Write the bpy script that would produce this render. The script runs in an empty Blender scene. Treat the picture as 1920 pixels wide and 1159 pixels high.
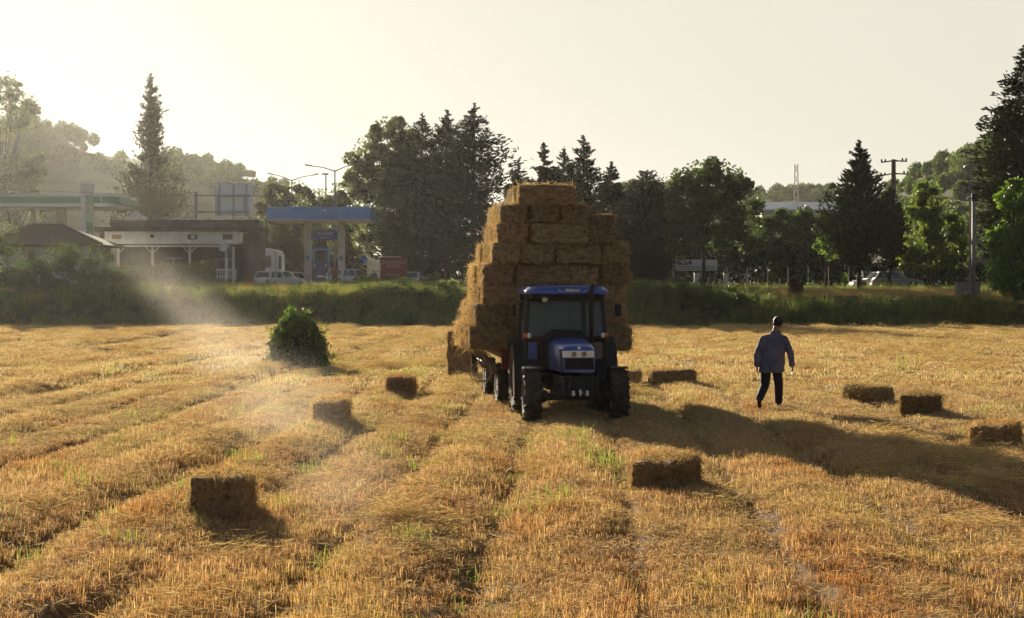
import bpy, bmesh, math, random
import numpy as np
from mathutils import Vector, Matrix, Quaternion
R = math.radians
PI = math.pi
S = bpy.context.scene
C = S.collection
rnd = random.Random(7)
F, HOR, CAMZ = 3400.0, 530.0, 2.6          # focal length in photo pixels, horizon row, eye height

# ------------------------------------------------------------------ placing
def _hash(ix, iy, s):
    n = np.sin(ix*127.1 + iy*311.7 + s*74.7)*43758.5453
    return n - np.floor(n)
def vnoise(x, y, s=0):
    x = np.asarray(x, float); y = np.asarray(y, float)
    ix = np.floor(x); iy = np.floor(y); fx = x-ix; fy = y-iy
    fx = fx*fx*(3-2*fx); fy = fy*fy*(3-2*fy)
    a = _hash(ix, iy, s); b = _hash(ix+1, iy, s); c = _hash(ix, iy+1, s); d = _hash(ix+1, iy+1, s)
    return (a*(1-fx)+b*fx)*(1-fy) + (c*(1-fx)+d*fx)*fy
def smooth(t):
    t = np.clip(t, 0, 1); return t*t*(3-2*t)
def rowcoord(x, y):
    return x - 0.035*y + 0.5*vnoise(x*0.10, y*0.06, 3)
def furrow(x, y):                          # narrow interrupted wheel ruts and gaps between the mown rows, 0..1
    r = rowcoord(x, y); c = np.floor(r/1.45); q = np.abs(r/1.45-c-0.5)*1.45
    return np.exp(-(q/0.17)**2)*smooth((vnoise(x*0.4+c*7.3, y*0.11, 17)-0.14)*3.2)
def windrow(x, y):                         # raised lines of cut straw half way between the ruts, 0..1
    r = rowcoord(x, y); c = np.floor(r/1.45+0.5); q = np.abs(r/1.45+0.5-c-0.5)*1.45
    return np.exp(-(q/0.26)**2)*smooth((vnoise(x*0.3+c*5.1, y*0.08, 19)-0.22)*3.0)
def field_h(x, y):
    r = rowcoord(x, y)
    ridge = np.sin(r*2*PI/2.3)
    ridge = np.where(ridge > 0, ridge, ridge*0.5)
    amp = 0.085*smooth((vnoise(x*0.25, y*0.10, 5)-0.30)*2.2) + 0.015
    left = smooth((2.0-x)/8.0)*0.6+0.4
    bumps = (vnoise(x*1.3, y*0.5, 9)-0.5)*0.06 + (vnoise(x*3.1, y*1.6, 11)-0.5)*0.055 + (vnoise(x*0.3, y*0.2, 13)-0.5)*0.08
    fur = 0.065*windrow(x, y)-0.22*furrow(x, y)*(0.45+0.55*left)
    return ridge*amp*left + bumps + fur
def ground_z(x, y):
    x = np.asarray(x, float); y = np.asarray(y, float)
    b0 = 107.5 + (vnoise(x*0.12, x*0+2.0, 21)-0.5)*1.6
    bank = 1.5*smooth((y-b0)/5.0) + 0.45*smooth((y-b0-3)/9.0)
    bank = bank - 0.42*smooth((x-9)/6.0)*smooth((y-110)/4.0)*smooth((134-y)/6.0)
    bank = bank + (vnoise(x*0.4, y*0.4, 23)-0.5)*0.25*smooth((y-b0)/4.0)*smooth((136-y)/8)
    f = field_h(x, y)*smooth((112-y)/6.0)
    return f + bank
def gz(x, y): return float(ground_z(x, y))
def gm(x, y): return max(gz(x+i, y+j) for i in (-0.5, -0.2, 0.2, 0.5) for j in (-0.5, -0.2, 0.2, 0.5))-0.05
def at(px, py, d):                          # a photo pixel at distance d -> world point
    return Vector(((px-960.0)/F*d, d, CAMZ + (HOR-py)/F*d))
def gpos(px, py):                           # where the pixel's ray meets the flat field
    d = F*CAMZ/(py-HOR); return (px-960.0)/F*d, d
def onground(px, d, dz=0.0):
    x = (px-960.0)/F*d; return Vector((x, d, gz(x, d)+dz))

# ------------------------------------------------------------------ materials
MATS = {}
def newmat(name):
    m = bpy.data.materials.new(name); m.use_nodes = True
    nt = m.node_tree; nt.nodes.clear()
    out = nt.nodes.new('ShaderNodeOutputMaterial')
    return m, nt, out
def N(nt, t, **kw):
    n = nt.nodes.new(t)
    for k, v in kw.items():
        if k in n.inputs: n.inputs[k].default_value = v
        else: setattr(n, k, v)
    return n
def ramp(nt, cols, fac=None, interp='LINEAR'):
    n = nt.nodes.new('ShaderNodeValToRGB'); cr = n.color_ramp; cr.interpolation = interp
    while len(cr.elements) < len(cols): cr.elements.new(0.5)
    for e, (p, c) in zip(cr.elements, cols):
        e.position = p; e.color = (c[0], c[1], c[2], 1)
    if fac is not None: nt.links.new(fac, n.inputs[0])
    return n
def pmat(name, col, rough=0.6, metal=0.0, var=0.15, scale=6.0, bump=0.0, bscale=30.0, spec=0.4, col2=None, coat=0.0, stretch=None):
    """Principled surface whose colour wanders with object-space noise."""
    if name in MATS: return MATS[name]
    m, nt, out = newmat(name)
    b = N(nt, 'ShaderNodeBsdfPrincipled'); nt.links.new(b.outputs[0], out.inputs[0])
    tc = N(nt, 'ShaderNodeTexCoord'); src = tc.outputs['Object']
    if stretch:
        mp = N(nt, 'ShaderNodeMapping'); mp.inputs['Scale'].default_value = stretch
        nt.links.new(src, mp.inputs[0]); src = mp.outputs[0]
    no = N(nt, 'ShaderNodeTexNoise', Scale=scale, Detail=6.0, Roughness=0.6); nt.links.new(src, no.inputs['Vector'])
    c2 = col2 if col2 else tuple(max(0, c*(1-var*2)) for c in col)
    c1 = tuple(min(1, c*(1+var*0.5)) for c in col)
    r = ramp(nt, [(0.3, c2), (0.65, c1)], no.outputs[0]); nt.links.new(r.outputs[0], b.inputs['Base Color'])
    b.inputs['Roughness'].default_value = rough; b.inputs['Metallic'].default_value = metal
    b.inputs['Specular IOR Level'].default_value = spec
    b.inputs['Coat Weight'].default_value = coat
    if bump:
        n2 = N(nt, 'ShaderNodeTexNoise', Scale=bscale, Detail=4.0); nt.links.new(src, n2.inputs['Vector'])
        bp = N(nt, 'ShaderNodeBump', Strength=bump, Distance=0.02); nt.links.new(n2.outputs[0], bp.inputs['Height'])
        nt.links.new(bp.outputs[0], b.inputs['Normal'])
    MATS[name] = m; return m
def leafmat(name, cols, trans=0.35, tcol=1.6, gloss=0.06, patch=None, patchscale=0.15, near=None):
    """Blades and leaves: each island its own hue, light also comes through."""
    if name in MATS: return MATS[name]
    m, nt, out = newmat(name)
    g = N(nt, 'ShaderNodeNewGeometry')
    k = len(cols)-1
    r = ramp(nt, [(i/k, c) for i, c in enumerate(cols)], g.outputs['Random Per Island'])
    col = r.outputs[0]
    if patch:
        no = N(nt, 'ShaderNodeTexNoise', Scale=patchscale, Detail=4.0, Roughness=0.65)
        mp = N(nt, 'ShaderNodeMapping'); mp.inputs['Scale'].default_value = (1.6, 0.4, 1) if near else (1, 1, 1); mp.inputs['Rotation'].default_value = (0, 0, 0.035 if near else 0)
        nt.links.new(g.outputs['Position'], mp.inputs[0]); nt.links.new(mp.outputs[0], no.inputs['Vector'])
        r2 = ramp(nt, [(0.35, patch[0]), (0.5, (1, 1, 1)), (0.66, patch[1])], no.outputs[0])
        mx = N(nt, 'ShaderNodeMix', data_type='RGBA', blend_type='MULTIPLY'); mx.inputs[0].default_value = 1.0
        nt.links.new(col, mx.inputs[6]); nt.links.new(r2.outputs[0], mx.inputs[7]); col = mx.outputs[2]
    if near:                                # riper, rustier straw at this end of the field
        sp = N(nt, 'ShaderNodeSeparateXYZ'); nt.links.new(g.outputs['Position'], sp.inputs[0])
        mr = N(nt, 'ShaderNodeMapRange'); mr.inputs[1].default_value = 42.0; mr.inputs[2].default_value = 15.0; nt.links.new(sp.outputs[1], mr.inputs[0])
        m3 = N(nt, 'ShaderNodeMix', data_type='RGBA', blend_type='MULTIPLY'); nt.links.new(mr.outputs[0], m3.inputs[0]); nt.links.new(col, m3.inputs[6]); m3.inputs[7].default_value = (*near, 1); col = m3.outputs[2]
    d = N(nt, 'ShaderNodeBsdfDiffuse'); nt.links.new(col, d.inputs[0])
    t = N(nt, 'ShaderNodeBsdfTranslucent')
    tm = N(nt, 'ShaderNodeMix', data_type='RGBA', blend_type='MULTIPLY', clamp_result=True); tm.inputs[0].default_value = 1.0
    nt.links.new(col, tm.inputs[6]); tm.inputs[7].default_value = (tcol, tcol, tcol*0.7, 1)
    nt.links.new(tm.outputs[2], t.inputs[0])
    mix = N(nt, 'ShaderNodeMixShader'); mix.inputs[0].default_value = trans
    nt.links.new(d.outputs[0], mix.inputs[1]); nt.links.new(t.outputs[0], mix.inputs[2])
    last = mix
    if gloss:
        gl = N(nt, 'ShaderNodeBsdfGlossy', Roughness=0.45); gl.inputs[0].default_value = (1, 0.95, 0.85, 1)
        m2 = N(nt, 'ShaderNodeMixShader'); m2.inputs[0].default_value = gloss
        nt.links.new(mix.outputs[0], m2.inputs[1]); nt.links.new(gl.outputs[0], m2.inputs[2]); last = m2
    nt.links.new(last.outputs[0], out.inputs[0])
    MATS[name] = m; return m
def glassmat(name, tint, alpha=0.5):
    if name in MATS: return MATS[name]
    m, nt, out = newmat(name)
    b = N(nt, 'ShaderNodeBsdfPrincipled'); b.inputs['Base Color'].default_value = (*tint, 1)
    b.inputs['Roughness'].default_value = 0.08; b.inputs['Alpha'].default_value = alpha
    b.inputs['Specular IOR Level'].default_value = 0.6
    nt.links.new(b.outputs[0], out.inputs[0]); MATS[name] = m; return m

# ------------------------------------------------------------------ mesh building
class MB:
    def __init__(self): self.v = []; self.f = []
    def add(self, vs, fs):
        o = len(self.v); self.v += [tuple(p) for p in vs]; self.f += [tuple(i+o for i in f) for f in fs]; return self
    def box(self, c, s, rot=None, top=1.0, topy=None):
        cx, cy, cz = c; sx, sy, sz = s[0]/2, s[1]/2, s[2]/2; ty = top if topy is None else topy
        vs = [Vector((x*sx*(top if z > 0 else 1), y*sy*(ty if z > 0 else 1), z*sz)) for z in (-1, 1) for y in (-1, 1) for x in (-1, 1)]
        if rot is not None:
            M = rot if isinstance(rot, Matrix) else Matrix.Rotation(rot, 3, 'Z'); vs = [M @ p for p in vs]
        vs = [p+Vector(c) for p in vs]
        return self.add(vs, [(0, 2, 3, 1), (4, 5, 7, 6), (0, 1, 5, 4), (2, 6, 7, 3), (0, 4, 6, 2), (1, 3, 7, 5)])
    def bar(self, a, b, w, h=None, up=(0, 0, 1)):
        a, b = Vector(a), Vector(b); h = h or w; d = b-a; L = d.length; d.normalize()
        u = Vector(up)
        if abs(d.dot(u)) > 0.98: u = Vector((0, 1, 0))
        s = d.cross(u).normalized(); u = s.cross(d).normalized()
        vs = [p + s*i*w/2 + u*j*h/2 for p in (a, b) for j in (-1, 1) for i in (-1, 1)]
        return self.add(vs, [(0, 1, 3, 2), (4, 6, 7, 5), (0, 4, 5, 1), (2, 3, 7, 6), (0, 2, 6, 4), (1, 5, 7, 3)])
    def tube(self, pts, rad, n=8, cap=True):
        pts = [Vector(p) for p in pts]
        rs = rad if isinstance(rad, (list, tuple)) else [rad]*len(pts)
        rings = []; u = None
        for i, p in enumerate(pts):
            d = (pts[min(i+1, len(pts)-1)]-pts[max(i-1, 0)])
            if d.length < 1e-9: d = Vector((0, 0, 1))
            d.normalize()
            if u is None:
                u = d.orthogonal().normalized()
            else:
                u = (u - d*u.dot(d))
                u = u.normalized() if u.length > 1e-6 else d.orthogonal().normalized()
            w = d.cross(u)
            rings.append([p + (u*math.cos(2*PI*k/n) + w*math.sin(2*PI*k/n))*rs[i] for k in range(n)])
        return self.loft(rings, cap)
    def loft(self, rings, cap=True, closed=True):
        n = len(rings[0]); vs = [p for r in rings for p in r]; fs = []
        for i in range(len(rings)-1):
            for k in range(n if closed else n-1):
                a = i*n+k; b = i*n+(k+1) % n
                fs.append((a, b, b+n, a+n))
        if cap:
            fs.append(tuple(range(n-1, -1, -1))); o = (len(rings)-1)*n; fs.append(tuple(o+k for k in range(n)))
        return self.add(vs, fs)
    def capsule(self, a, b, ra, rb, n=12, sx=1.0):
        a, b = Vector(a), Vector(b); d = (b-a); d = d.normalized() if d.length > 1e-6 else Vector((0, 0, 1))
        pts, rs = [], []
        for t in (-0.98, -0.85, -0.5): pts.append(a+d*ra*t); rs.append(ra*math.sqrt(1-t*t))
        pts.append(a); rs.append(ra); pts.append(b); rs.append(rb)
        for t in (0.5, 0.85, 0.98): pts.append(b+d*rb*t); rs.append(rb*math.sqrt(1-t*t))
        return self.tube(pts, rs, n)
    def ball(self, c, r, n=12, m=8):
        r = r if isinstance(r, (list, tuple)) else (r, r, r); rings = []
        for j in range(m+1):
            th = PI*(0.02+0.96*j/m)
            rings.append([Vector(c)+Vector((r[0]*math.sin(th)*math.cos(2*PI*k/n), r[1]*math.sin(th)*math.sin(2*PI*k/n), -r[2]*math.cos(th))) for k in range(n)])
        return self.loft(rings)
    def prism(self, poly, a, b, axis='y'):
        """poly of 2-D points pushed along an axis from a to b."""
        def mk(p, t): return {'y': (p[0], t, p[1]), 'x': (t, p[0], p[1]), 'z': (p[0], p[1], t)}[axis]
        n = len(poly); vs = [mk(p, a) for p in poly]+[mk(p, b) for p in poly]
        fs = [tuple(range(n)), tuple(range(2*n-1, n-1, -1))]+[(i, i+n, (i+1) % n+n, (i+1) % n) for i in range(n)]
        return self.add(vs, fs)
    def lathe(self, prof, c, axis='x', n=28):
        """prof: (radius, along) pairs turned about an axis through c."""
        rings = []
        for r, t in prof:
            ring = []
            for k in range(n):
                a = 2*PI*k/n; u, w = r*math.cos(a), r*math.sin(a)
                ring.append(Vector(c)+Vector({'x': (t, u, w), 'y': (u, t, w), 'z': (u, w, t)}[axis]))
            rings.append(ring)
        return self.loft(rings, cap=True)
    def build(self, name, mat, parent=None, smoothf=False, bevel=0.0, loc=None, fix=True):
        me = bpy.data.meshes.new(name); me.from_pydata(self.v, [], self.f)
        if fix:
            bm = bmesh.new(); bm.from_mesh(me); bmesh.ops.recalc_face_normals(bm, faces=bm.faces); bm.to_mesh(me); bm.free()
        me.materials.append(mat)
        if smoothf: me.shade_smooth()
        o = bpy.data.objects.new(name, me); C.objects.link(o)
        if parent is not None: o.parent = parent
        if loc is not None: o.location = loc
        if bevel:
            b = o.modifiers.new('bevel', 'BEVEL'); b.width = bevel; b.segments = 2; b.limit_method = 'ANGLE'; b.angle_limit = R(40)
        return o
def npmesh(name, V, quads, mat, parent=None, nper=4):
    """A mesh from numpy arrays (V: n x 3, quads: m x nper)."""
    me = bpy.data.meshes.new(name); m = len(quads)
    me.vertices.add(len(V)); me.vertices.foreach_set('co', np.asarray(V, np.float32).ravel())
    me.loops.add(m*nper); me.loops.foreach_set('vertex_index', np.asarray(quads, np.int32).ravel())
    me.polygons.add(m); me.polygons.foreach_set('loop_start', np.arange(m, dtype=np.int32)*nper)
    me.update(calc_edges=True); me.validate()
    me.materials.append(mat)
    o = bpy.data.objects.new(name, me); C.objects.link(o)
    if parent is not None: o.parent = parent
    return o
def tag(o, label=None, cat=None, group=None, kind=None):
    if label: o['label'] = label
    if cat: o['category'] = cat
    if group: o['group'] = group
    if kind: o['kind'] = kind
    return o
def thing(name, label, cat, loc=(0, 0, 0), rz=0.0, group=None):
    o = bpy.data.objects.new(name, None); C.objects.link(o); o.empty_display_size = 0.3
    o.location = loc; o.rotation_euler = (0, 0, rz)
    return tag(o, label, cat, group)
def dup(root, loc, rz, label, group=None):
    r = root.copy(); C.objects.link(r); r.location = loc; r.rotation_euler = (0, 0, rz); r['label'] = label
    if group: r['group'] = group
    for ch in list(root.children):
        c = ch.copy(); C.objects.link(c); c.parent = r
        for g in list(ch.children):
            d = g.copy(); C.objects.link(d); d.parent = c
    return r
def text(name, s, size, mat, parent, loc, rot=(R(90), 0, 0), depth=0.004, sx=1.0, shear=0.0, bold=0.0):
    cu = bpy.data.curves.new(name, 'FONT'); cu.body = s; cu.size = size; cu.extrude = depth; cu.align_x = 'CENTER'; cu.align_y = 'CENTER'
    cu.shear = shear; cu.offset = bold
    t = bpy.data.objects.new(name, cu)
    me = bpy.data.meshes.new_from_object(t); bpy.data.objects.remove(t); bpy.data.curves.remove(cu)
    me.materials.clear(); me.materials.append(mat)
    o = bpy.data.objects.new(name, me); C.objects.link(o); o.parent = parent
    o.location = loc; o.rotation_euler = rot; o.scale = (sx, 1, 1); return o
def cards(rng, cen, dirs, L, W):
    """Diamond leaves: one quad per centre, pointing along dirs."""
    n = len(cen); d = dirs/np.maximum(np.linalg.norm(dirs, axis=1, keepdims=True), 1e-6)
    r = rng.normal(size=(n, 3)); s = np.cross(d, r); s /= np.maximum(np.linalg.norm(s, axis=1, keepdims=True), 1e-6)
    L = np.broadcast_to(L, (n,))[:, None]; W = np.broadcast_to(W, (n,))[:, None]
    V = np.stack([cen-d*L/2, cen-s*W/2+d*L*0.05, cen+d*L/2, cen+s*W/2+d*L*0.05], 1).reshape(-1, 3)
    return V
def quads(n): return np.arange(n*4).reshape(-1, 4)
def blades(rng, xy, h, w, lean, segs=2, z0=None, curl=0.5):
    """Grass blades: two stacked quads tapering to a near-point, bent over."""
    n = len(xy); a = rng.uniform(0, 2*PI, n); dx, dy = np.cos(a), np.sin(a)
    b = a+rng.uniform(0.6, 2.5, n); sx, sy = np.cos(b)*w/2, np.sin(b)*w/2
    z0 = np.zeros(n) if z0 is None else z0
    m = h*0.55; l1 = lean*h*0.4; l2 = lean*h*(1+curl*rng.uniform(0, 1, n))
    tz = h*np.sqrt(np.maximum(0.08, 1-np.minimum(lean, 0.96)**2))
    P = []
    for (ox, oz, k) in ((0, -0.03, 1.0), (l1, m*0.98, 0.85), (l2, tz, 0.15)):
        zz = z0+oz if np.ndim(oz) or oz != -0.03 else z0-0.03
        P.append(np.stack([xy[:, 0]+dx*ox-sx*k, xy[:, 1]+dy*ox-sy*k, zz], 1))
        P.append(np.stack([xy[:, 0]+dx*ox+sx*k, xy[:, 1]+dy*ox+sy*k, zz], 1))
    V = np.stack(P, 1).reshape(-1, 3)
    base = np.arange(n)[:, None]*6
    Q = np.concatenate([base+np.array([0, 1, 3, 2]), base+np.array([2, 3, 5, 4])], 0)
    return V, Q
def hidden(V, Q, name, mat):                # prototype for instancing: lives in no rendered collection
    o = npmesh(name, V, Q, mat); C.objects.unlink(o); return o
def scatter(name, protos, pos, scale, rotz, tilt=None):
    """One 'stuff' object: geometry nodes put the prototype tufts on its points."""
    me = bpy.data.meshes.new(name); me.vertices.add(len(pos)); me.vertices.foreach_set('co', np.asarray(pos, np.float32).ravel())
    scale = np.asarray(scale, np.float32); scale = np.stack([scale]*3, 1) if scale.ndim == 1 else scale
    at_ = me.attributes.new('s', 'FLOAT_VECTOR', 'POINT'); at_.data.foreach_set('vector', scale.ravel())
    ro = np.zeros((len(pos), 3), np.float32); ro[:, 2] = rotz
    if tilt is not None: ro[:, :2] = tilt
    ar = me.attributes.new('r', 'FLOAT_VECTOR', 'POINT'); ar.data.foreach_set('vector', ro.ravel())
    o = bpy.data.objects.new(name, me); C.objects.link(o); o['kind'] = 'stuff'
    col = bpy.data.collections.new(name+'_tufts')
    for p in protos: col.objects.link(p)
    ng = bpy.data.node_groups.new(name, 'GeometryNodeTree')
    ng.interface.new_socket('Geometry', in_out='INPUT', socket_type='NodeSocketGeometry')
    ng.interface.new_socket('Geometry', in_out='OUTPUT', socket_type='NodeSocketGeometry')
    gi = ng.nodes.new('NodeGroupInput'); go = ng.nodes.new('NodeGroupOutput')
    ci = ng.nodes.new('GeometryNodeCollectionInfo'); ci.inputs['Collection'].default_value = col
    ci.inputs['Separate Children'].default_value = True; ci.inputs['Reset Children'].default_value = True
    ip = ng.nodes.new('GeometryNodeInstanceOnPoints'); ip.inputs['Pick Instance'].default_value = True
    a1 = ng.nodes.new('GeometryNodeInputNamedAttribute'); a1.data_type = 'FLOAT_VECTOR'; a1.inputs['Name'].default_value = 's'
    a2 = ng.nodes.new('GeometryNodeInputNamedAttribute'); a2.data_type = 'FLOAT_VECTOR'; a2.inputs['Name'].default_value = 'r'
    L = ng.links.new
    L(gi.outputs[0], ip.inputs['Points']); L(ci.outputs[0], ip.inputs['Instance'])
    L(a1.outputs['Attribute'], ip.inputs['Scale']); L(a2.outputs['Attribute'], ip.inputs['Rotation'])
    ri = ng.nodes.new('FunctionNodeRandomValue'); ri.data_type = 'INT'
    ri.inputs[4].default_value = 0; ri.inputs[5].default_value = max(0, len(protos)-1)
    L(ri.outputs[2], ip.inputs['Instance Index'])
    L(ip.outputs[0], go.inputs[0])
    md = o.modifiers.new('tufts', 'NODES'); md.node_group = ng
    return o
# ------------------------------------------------------------------ camera, light, world
EXPO = 1.32
SUN_AZ, SUN_EL = 19.0, 13.0                 # degrees left of the view axis, above the horizon
cam = bpy.data.cameras.new('camera'); co = bpy.data.objects.new('camera', cam); C.objects.link(co)
co.location = (0, 0, CAMZ); co.rotation_euler = (R(90), 0, 0)
cam.sensor_width = 36; cam.lens = F/1920*36; cam.shift_y = -(1159/2-HOR)/1920.0
cam.clip_start = 0.5; cam.clip_end = 9000
S.camera = co
sd = Vector((-math.sin(R(SUN_AZ))*math.cos(R(SUN_EL)), math.cos(R(SUN_AZ))*math.cos(R(SUN_EL)), math.sin(R(SUN_EL))))
sun = bpy.data.lights.new('sun', 'SUN'); sun.energy = 5.0; sun.angle = R(0.5); sun.color = (1.0, 0.85, 0.66)
so = bpy.data.objects.new('sun', sun); C.objects.link(so); so.rotation_euler = sd.to_track_quat('Z', 'Y').to_euler()
so.location = sd*60
SKYC = [v/(2**EXPO)/0.05 for v in (0.80, 0.775, 0.66)]      # the over-exposed side of the sky stops at this cream
w = bpy.data.worlds.new('World'); S.world = w; w.use_nodes = True
nt = w.node_tree; bg = nt.nodes['Background']
sky = nt.nodes.new('ShaderNodeTexSky'); sky.sky_type = 'NISHITA'; sky.sun_disc = False
sky.sun_elevation = R(SUN_EL); sky.sun_rotation = R(-SUN_AZ); sky.air_density = 1.0; sky.dust_density = 6.0; sky.ozone_density = 1.0; sky.altitude = 50
hs = nt.nodes.new('ShaderNodeHueSaturation'); hs.inputs['Saturation'].default_value = 0.6
nt.links.new(sky.outputs[0], hs.inputs['Color'])
tint = nt.nodes.new('ShaderNodeMix'); tint.data_type = 'RGBA'; tint.blend_type = 'DARKEN'; tint.inputs[0].default_value = 1.0
tint.inputs[7].default_value = (SKYC[0], SKYC[1], SKYC[2], 1); nt.links.new(hs.outputs[0], tint.inputs[6])
nt.links.new(tint.outputs[2], bg.inputs[0]); bg.inputs[1].default_value = 0.05
S.view_settings.view_transform = 'Standard'; S.view_settings.look = 'None'; S.view_settings.exposure = EXPO; S.view_settings.gamma = 1.0
S.view_settings.use_curve_mapping = False
S.render.engine = 'CYCLES'
cy = S.cycles; cy.max_bounces = 6; cy.diffuse_bounces = 3; cy.glossy_bounces = 2; cy.transmission_bounces = 4; cy.volume_bounces = 0
cy.transparent_max_bounces = 8; cy.use_denoising = True; cy.caustics_reflective = False; cy.caustics_refractive = False
cy.sample_clamp_indirect = 4.0

# ------------------------------------------------------------------ ground
def build_ground():
    ys = [-60, -20, 0, 6, 10]
    y = 12.0
    while y < 118: ys.append(y); y += 0.16 + y*0.0045
    while y < 170: ys.append(y); y += 2.0
    ys += [190, 220, 280, 380, 520, 800, 1500, 3000]
    us = list(np.linspace(-1, 1, 241))
    out = [-3000, -1500, -700, -250, -130]
    V = []; nx = len(us)+2*len(out)
    for y in ys:
        wd = max(14.0, 0.36*min(y, 300)+3)
        xs = [o if o < -wd*1.15 else -wd*1.15-(0.1*(len(out)-i)) for i, o in enumerate(out)] + [u*wd for u in us]
        xs += [-o if -o > wd*1.15 else wd*1.15+0.1*(i+1) for i, o in enumerate(reversed(out))]
        V += [(x, y, 0) for x in xs]
    V = np.array(V, float); V[:, 2] = ground_z(V[:, 0], V[:, 1])
    ny = len(ys); i = np.arange(ny-1)[:, None]*nx + np.arange(nx-1)[None]; i = i.ravel()
    Q = np.stack([i, i+1, i+1+nx, i+nx], 1)
    m, nt, out_ = newmat('field_soil')
    b = N(nt, 'ShaderNodeBsdfPrincipled', Roughness=0.95); b.inputs['Specular IOR Level'].default_value = 0.1
    nt.links.new(b.outputs[0], out_.inputs[0])
    g = N(nt, 'ShaderNodeNewGeometry')
    n1 = N(nt, 'ShaderNodeTexNoise', Scale=9.0, Detail=8.0, Roughness=0.75); nt.links.new(g.outputs['Position'], n1.inputs['Vector'])
    r1 = ramp(nt, [(0.32, (0.06, 0.036, 0.018)), (0.5, (0.16, 0.10, 0.045)), (0.7, (0.33, 0.22, 0.10))], n1.outputs[0])
    n2 = N(nt, 'ShaderNodeTexNoise', Scale=1.3, Detail=6.0, Roughness=0.7); nt.links.new(g.outputs['Position'], n2.inputs['Vector'])
    r2 = ramp(nt, [(0.35, (0.025, 0.03, 0.012)), (0.7, (0.06, 0.06, 0.022))], n2.outputs[0])
    sp = N(nt, 'ShaderNodeSeparateXYZ'); nt.links.new(g.outputs['Position'], sp.inputs[0])
    mr = N(nt, 'ShaderNodeMapRange'); mr.inputs[1].default_value = 107.0; mr.inputs[2].default_value = 109.5; nt.links.new(sp.outputs[1], mr.inputs[0])
    mx = N(nt, 'ShaderNodeMix', data_type='RGBA'); nt.links.new(mr.outputs[0], mx.inputs[0])
    nt.links.new(r1.outputs[0], mx.inputs[6]); nt.links.new(r2.outputs[0], mx.inputs[7]); nt.links.new(mx.outputs[2], b.inputs['Base Color'])
    bp = N(nt, 'ShaderNodeBump', Strength=0.6, Distance=0.05); nt.links.new(n1.outputs[0], bp.inputs['Height']); nt.links.new(bp.outputs[0], b.inputs['Normal'])
    o = npmesh('ground', V, Q, m); o['kind'] = 'structure'; o.data.shade_smooth()
build_ground()

STRAW = [(0.13, 0.075, 0.042), (0.40, 0.26, 0.14), (0.70, 0.54, 0.34), (0.25, 0.15, 0.08), (0.84, 0.71, 0.52), (0.52, 0.36, 0.20), (0.33, 0.33, 0.16)]
m_stub = leafmat('stubble_straw', STRAW, trans=0.42, tcol=1.2, gloss=0.02, patch=((0.80, 0.63, 0.51), (0.88, 1.0, 0.76)), patchscale=0.55, near=(0.97, 0.79, 0.65))
m_straw = leafmat('loose_straw', [(0.36, 0.20, 0.075), (0.62, 0.44, 0.20), (0.75, 0.60, 0.34), (0.50, 0.30, 0.11)], trans=0.25, tcol=1.1, gloss=0.0)
m_chaff = leafmat('chaff_straw', [(0.15, 0.08, 0.045), (0.42, 0.27, 0.15), (0.64, 0.48, 0.31), (0.29, 0.17, 0.09), (0.78, 0.65, 0.47)], trans=0.25, tcol=1.1, gloss=0.0)
m_green = leafmat('green_blades', [(0.10, 0.16, 0.03), (0.20, 0.27, 0.05), (0.32, 0.36, 0.09)], trans=0.5, tcol=1.3, gloss=0.04)
def fan_points(rng, y0, y1, dens, k=0.345, pad=2.5):
    """Random points over the wedge of field the camera could see, evenly dense on the ground."""
    n = int(dens*((k*y1*y1-k*y0*y0) + 2*pad*(y1-y0)))
    ys = np.sqrt(rng.uniform(y0*y0, y1*y1, n)); xs = rng.uniform(-1, 1, n)*(k*ys+pad)
    return xs, ys
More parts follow.
